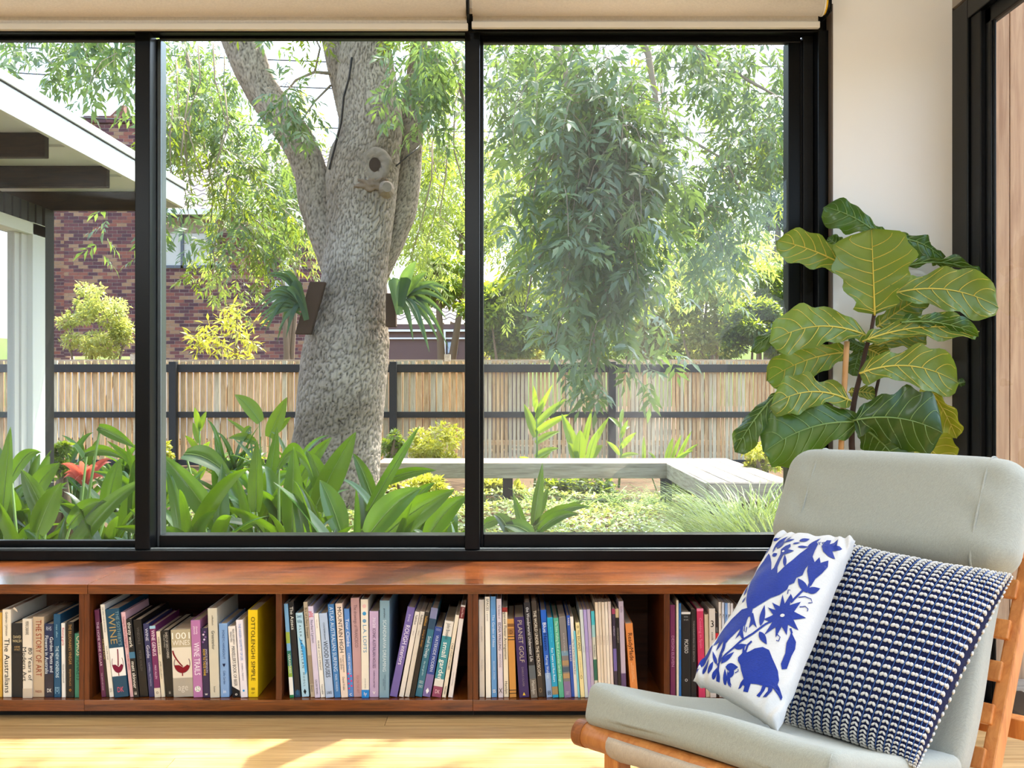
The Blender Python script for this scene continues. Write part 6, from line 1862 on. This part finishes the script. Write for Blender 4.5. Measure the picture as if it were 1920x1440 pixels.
# hero leaves drawn from the photograph
hero = thing('ginger_plant', 'tall broad-leaved plant with big upright blades before the trunk', 'plant', P(560, 1010, 4.9), 'broad-leaved clumps under the window')
def hleaf(b, t, wpx, Y, sag=.03, roll=.2, par=None, mat='ginger_leaf', dy=0.0):
    par = par or hero
    A_, B_ = P(b[0], b[1], Y), P(t[0], t[1], Y + dy)
    g0 = Vector((A_.x + (par.location.x - A_.x) * .5, Y, GZ))
    MB().tube([g0, (g0 + A_) / 2 + Vector((0, 0, .05)), A_ + (B_ - A_) * .04], [.009, .008, .005], 6).build('stalk', M['ginger_stem'], par, smooth=True)
    lf = strap('leaf', A_, B_, wpx * .88 * Y / FPX, sag, par, M[mat], roll=roll, n=14, face=(random.uniform(-.3, .3), -1, .2))
    vs_ = lf.data.vertices
    MB().tube([vs_[i * 5 + 2].co + Vector((0, -.003, 0)) for i in range(15)], [.0035 * (1 - i / 17) for i in range(15)], 5).build('midrib', M['midrib'], lf, smooth=True)
    return lf
for l in (((590, 955), (667, 810), 56, 4.8, .02, .3), ((548, 1000), (551, 838), 46, 4.5, .0, .1), ((480, 960), (482, 825), 34, 4.7, .0, .2), ((520, 880), (588, 895), 44, 4.6, .10, .4), ((345, 852), (440, 905), 46, 4.7, .04, -.4), ((410, 990), (300, 850), 48, 4.6, .02, .3), ((560, 900), (622, 820), 30, 5.0, .02, .3), ((500, 940), (520, 800), 30, 5.3, .0, .3), ((610, 930), (575, 845), 40, 4.9, .03, -.3)):
    hleaf(*l)
hero2 = thing('ginger_plant', 'arching long-leaved plant where the bench meets the trunk', 'plant', P(740, 1010, 4.7), 'broad-leaved clumps under the window')
for l in (((690, 960), (787, 798), 24, 4.8, .01, .2), ((715, 905), (818, 882), 26, 4.9, .02, .3), ((720, 1005), (852, 918), 62, 4.5, .02, .3), ((690, 1005), (790, 915), 60, 4.4, .03, -.3), ((800, 1010), (876, 930), 46, 4.6, .03, .2), ((700, 940), (662, 850), 30, 5.0, .02, .1), ((640, 1000), (600, 900), 50, 4.5, .02, .2), ((760, 960), (815, 905), 26, 5.0, .02, .2)):
    hleaf(*l, par=hero2)
hero3 = thing('ginger_plant', 'small clump of upright and arching leaves in front of the bench', 'plant', P(1005, 1010, 4.9), 'broad-leaved clumps under the window')
for l in (((1000, 985), (1017, 868), 24, 4.9, .0, .1), ((985, 1000), (962, 925), 20, 4.9, .0, .1), ((1000, 990), (1105, 950), 26, 4.9, .035, .3), ((1010, 995), (1085, 965), 24, 4.8, .03, .2), ((1005, 970), (1028, 915), 22, 5.0, .0, .1), ((1000, 1005), (940, 985), 34, 4.7, .02, .2), ((960, 1010), (925, 965), 30, 4.7, .03, .2), ((905, 985), (945, 975), 24, 4.8, .01, .2), ((1005, 1000), (1095, 940), 20, 5.0, .03, .2)):
    hleaf(*l, par=hero3)
hero4 = thing('ginger_plant', 'left clump of long arching leaves before the white wing window', 'plant', P(60, 1010, 4.8), 'broad-leaved clumps under the window')
for l in (((20, 900), (78, 848), 30, 4.9, .05, .2), ((5, 960), (20, 800), 34, 4.7, .0, .1), ((60, 930), (112, 868), 40, 4.7, .02, .2), ((90, 980), (40, 880), 44, 4.6, .02, .2), ((70, 1000), (115, 905), 50, 4.5, .02, .3), ((185, 800), (255, 840), 26, 4.8, .01, .2), ((160, 850), (235, 862), 24, 5.0, .03, .2), ((200, 960), (225, 860), 40, 4.8, .02, .2), ((130, 985), (200, 940), 36, 4.5, .03, .2)):
    hleaf(*l, par=hero4)

# tall plants along the fence
def cane(label, px, py0, py1, Y, leaves, name='ginger_cane', mat='banana_leaf'):
    t = thing(name, label, 'plant', P(px, py0, Y))
    t.location.z = GZ
    p0 = Vector((P(px, py0, Y).x, Y, GZ)); p1 = P(px + 4, py1, Y)
    MB().tube([p0, p0.lerp(p1, .5) + Vector((.02, 0, 0)), p1], [.016, .013, .006], 7).build('cane', M['ginger_stem'], t, smooth=True)
    for (f, dx, dy, w) in leaves:
        A_ = p0.lerp(p1, f) if f <= 1 else p1
        B_ = A_ + Vector((dx * Y / FPX, random.uniform(-.15, .15), -dy * Y / FPX))
        strap('leaf', A_, B_, w * Y / FPX, .02, t, M[mat], roll=random.uniform(-.5, .5))
    return t
cane('tall cane with long alternate leaves in front of the fence, left of the yellow one', 1002, 870, 770, 12.8, [(.98, -6, -50, 10), (.9, 18, -46, 11), (.8, 58, -52, 16), (.72, 62, -34, 15), (.66, -22, -62, 17), (.58, 46, -22, 14), (.4, 44, -18, 15), (.3, -30, -14, 12), (.3, 30, -24, 16), (.2, -50, -10, 8), (.2, 40, -16, 12), (.9, 30, -64, 9)])
bp_ = thing('banana_plant', 'plant with broad glowing yellow-green blades behind the bench', 'plant', (P(1095, 870, 12.6).x, 12.6, GZ))
for l in (((1080, 856), (1053, 776), 24, 12.7), ((1086, 862), (1088, 806), 28, 12.5), ((1092, 850), (1110, 768), 14, 12.8), ((1102, 850), (1142, 782), 15, 12.6), ((1104, 862), (1120, 808), 18, 12.3), ((1100, 865), (1130, 835), 22, 12.5), ((1080, 865), (1065, 830), 20, 12.5)):
    hleaf(*l, .03, .2, par=bp_, mat='banana_leaf')
cane('slim cane with drooping pale leaves beside the right fence post', 1160, 870, 790, 12.9, [(.98, 6, -26, 8), (.9, -22, -20, 9), (.75, 14, -34, 10), (.6, 30, -30, 12), (.5, -26, -26, 9), (.45, 34, -8, 10), (.3, 22, -20, 14), (.3, -24, -16, 9), (.85, 20, -8, 9)])
sp_ = thing('ginger_plant', 'group of narrow sword leaves behind the bench corner', 'plant', (P(1255, 870, 12.6).x, 12.6, GZ))
for l in (((1207, 866), (1207, 818), 9, 12.6), ((1248, 866), (1262, 820), 14, 12.6), ((1258, 866), (1278, 815), 9, 12.6), ((1268, 866), (1297, 808), 9, 12.7), ((1275, 862), (1310, 832), 8, 12.6), ((1230, 866), (1215, 848), 7, 12.6), ((1262, 866), (1300, 845), 9, 12.5)):
    hleaf(*l, .02, .1, par=sp_, mat='banana_leaf')
cane('leafy cane with upright pale leaves before the left fence post', 370, 890, 800, 10.8, [(.98, -4, -40, 12), (.95, 12, -36, 11), (.7, -22, -30, 12), (.6, 24, -34, 14), (.4, -26, -12, 10), (.35, 20, -30, 12), (.8, -14, -38, 13)])
cn = thing('banana_plant', 'two big paddle leaves on thin stalks left of the trunk', 'plant', (P(500, 870, 9.6).x, 9.6, GZ))
for l in (((488, 792), (440, 740), 34, 9.5, .03, .6), ((505, 820), (538, 745), 32, 9.6, .01, .1), ((470, 800), (450, 830), 14, 9.5, .02, .2), ((515, 810), (545, 782), 18, 9.7, .01, .2), ((480, 830), (428, 822), 20, 9.4, .03, .2), ((470, 820), (425, 785), 10, 9.6, .01, .2), ((520, 840), (510, 800), 14, 9.7, .01, .1)):
    hleaf(*l, par=cn, mat='banana_leaf')
shrub('shrub', 'bushy shrub with small glowing leaves behind the left end of the bench', 815, 835, 12.6, 66, 44, 2600, .065, .026, M['gold_leaf'], 20, bs=.34)
shrub('shrub', 'small yellow-green shrub between fence post and trunk foot', 735, 840, 12.2, 26, 32, 500, .07, .035, M['hedge_leaf'], 8)
shrub('shrub', 'yellow-flecked shrub at the right end under the fig leaves', 1430, 852, 10.4, 40, 40, 900, .07, .03, M['gold_leaf'], 10)
shrub('shrub', 'small bright shrub beside the white wing window', 118, 860, 8.4, 26, 34, 420, .06, .04, M['hedge_leaf'], 8)
shrub('shrub', 'low bright shrub at the fence behind the left mullion', 300, 850, 13.2, 22, 30, 400, .09, .045, M['gold_leaf'], 7)
shrub('shrub', 'low green shrub at the fence foot behind the paddle leaves', 440, 870, 12.8, 60, 26, 800, .10, .05, M['hedge_leaf'], 12)
shrub('shrub', 'low leafy shrub under the bench near the middle mullion', 930, 925, 11.9, 60, 26, 1100, .10, .04, M['gold_leaf'], 12)
shrub('shrub', 'low dark shrub under the middle of the bench', 1080, 915, 12.2, 80, 30, 1500, .10, .04, M['dark_leaf'], 14)
shrub('shrub', 'low yellow-green shrub under the bench beyond its right post', 1300, 900, 12.2, 60, 34, 1200, .10, .03, M['hedge_leaf'], 12)
shrub('shrub', 'low mixed shrub between trunk foot and bench', 790, 920, 10.2, 70, 26, 1300, .08, .03, M['gold_leaf'], 12)
br_ = thing('bromeliad', 'red bromeliad rosette among the green leaves', 'plant', P(160, 915, 6.6))
br_.location.z = GZ
for k in range(15):
    a_ = 2 * math.pi * k / 15 + random.uniform(-.2, .2)
    b0 = P(160, 912, 6.6); r_ = random.uniform(.10, .17)
    strap('leaf', b0, b0 + Vector((math.cos(a_) * r_, math.sin(a_) * r_, random.uniform(.04, .18))), .045, .05, br_, M['bromeliad'])
MB().tube([(br_.location.x, 6.6, GZ), P(160, 912, 6.6)], [.05, .035], 8).build('stalk', M['ginger_stem'], br_)
# ferns under the bench
for i, (px, py, Y) in enumerate(((1040, 945, 9.9), (1095, 940, 10.2), (1150, 930, 10.6), (1185, 945, 10.0), (1220, 930, 10.5), (1000, 930, 10.6))):
    wd = ('left of the middle bench posts', 'second from the left post', 'in the middle below the bench', 'near the front under the bench', 'beside the right bench post', 'close to the left bench post')[i]
    t = thing('fern', 'pale green fern ' + wd, 'fern', (P(px, py, Y).x, Y, GZ), 'ferns below the garden bench')
    c_ = Vector((P(px, py, Y).x, Y, ground_h(0, Y) + .02))
    Pn, D, Nn, L = [], [], [], []
    for f in range(9):
        a_ = 2 * math.pi * f / 9 + random.random()
        ln = random.uniform(.22, .36)
        o_ = Vector((math.cos(a_) * .75, math.sin(a_) * .6, 1)).normalized()
        rach = [c_ + o_ * ln * q - Vector((0, 0, .22 * ln * q * q)) + Vector((math.cos(a_), math.sin(a_), 0)) * .1 * q * q for q in [j / 12 for j in range(13)]]
        MB().tube(rach, .002, 3, cap=False).build('frond_rib', M['ginger_stem'], t)
        sd = o_.cross(Vector((0, 0, 1))).normalized()
        for j in range(1, 13):
            for s_ in (-1, 1):
                Pn.append(tuple(rach[j])); D.append(tuple(sd * s_ + o_ * .4)); Nn.append((0, -.3, 1)); L.append(.07 * (1 - j / 14))
    L = np.array(L)
    leaf_obj('fronds', t, M['fern_leaf'], Pn, D, Nn, L, L * .3, RNG.uniform(0, 1, len(L)))
# ornamental grasses
def grass(label, px, Y, n, spread, hmin, hmax, lean):
    X0 = (px - CX) * Y / FPX
    t = thing('ornamental_grass', label, 'grass', (X0, Y, GZ), 'grass tussocks right of the bench')
    rows_v, rows_f = [], []
    tint = []
    for i in range(n):
        a_ = random.uniform(0, 2 * math.pi)
        r_ = random.random() ** .5 * spread
        b0 = Vector((X0 + math.cos(a_) * r_ * .5, Y + math.sin(a_) * r_ * .5, GZ - .01))
        h_ = random.uniform(hmin, hmax)
        out = Vector((math.cos(a_) + lean + random.uniform(-.3, .3), math.sin(a_) * .8, 0)) * random.uniform(.25, .9) * h_
        w = random.uniform(.003, .006)
        sd = Vector((-out.y, out.x, 0)); sd = sd.normalized() if sd.length > 1e-4 else Vector((1, 0, 0))
        sd = (sd + Vector((1, 0, 0)) * random.uniform(-1, 1)).normalized()
        k = len(rows_v)
        nseg = 6
        for j in range(nseg + 1):
            q = j / nseg
            c_ = b0 + out * q ** 1.7 + Vector((0, 0, h_ * (q - .42 * q ** 3)))
            ww = w * (1 - q ** 2) + .0004
            rows_v += [tuple(c_ - sd * ww), tuple(c_ + sd * ww)]
            tint += [(i * .37) % 1] * 2
        rows_f += [(k + 2 * j, k + 2 * j + 1, k + 2 * j + 3, k + 2 * j + 2) for j in range(nseg)]
    o = link('blades', fast_mesh('blades', np.array(rows_v), np.array(rows_f), {'tint': np.array(tint)}), t, M['grass_blade'])
    o['kind'] = 'stuff'
grass('large grass tussock with arching pale blades below the bench end', 1405, 6.6, 620, .44, .75, 1.15, -.2)
grass('second grass tussock close to the right jamb', 1475, 6.0, 420, .38, .75, 1.15, -.1)
grass('small low grass tuft left of the large tussock', 1330, 7.4, 260, .3, .35, .6, -.4)
# low ground cover with tiny white flowers
n = 26000
X = RNG.uniform(-3.2, 3.6, n); Y = RNG.uniform(6.0, 11.8, n)
Z = GZ + .03 * np.sin(X * 1.3 + Y * .7) * np.clip((Y - 5) / 3, 0, 1) + .05 * np.abs(np.sin(X * 2.1 + 1.3) * np.sin(Y * 1.7)) + RNG.uniform(0, .035, n)
D = unit(n); D[:, 2] = np.abs(D[:, 2]) * .4
o = leaf_obj('ground_cover', None, M['cover_leaf'], np.stack([X, Y, Z], 1), D, np.array([0, 0, 1.0]) + unit(n) * .4, RNG.uniform(.05, .09, n), .035, RNG.uniform(0, 1, n))
tag(o, 'low pale green ground cover in front of the garden bench', 'ground cover', kind='stuff')
n = 900
X = RNG.uniform(-.6, 3.0, n); Y = RNG.uniform(6.5, 9.6, n)
Z = GZ + .03 * np.sin(X * 1.3 + Y * .7) + .05 * np.abs(np.sin(X * 2.1 + 1.3) * np.sin(Y * 1.7)) + RNG.uniform(.04, .085, n)
o = leaf_obj('white_flowers', None, M['flower_white'], np.stack([X, Y, Z], 1), unit(n) * np.array([1, 1, .2]), np.array([0, 0, 1.0]) + unit(n) * .3, .026, .02, RNG.uniform(0, 1, n))
tag(o, 'tiny white flowers sprinkled over the ground cover', 'flowers', kind='stuff')
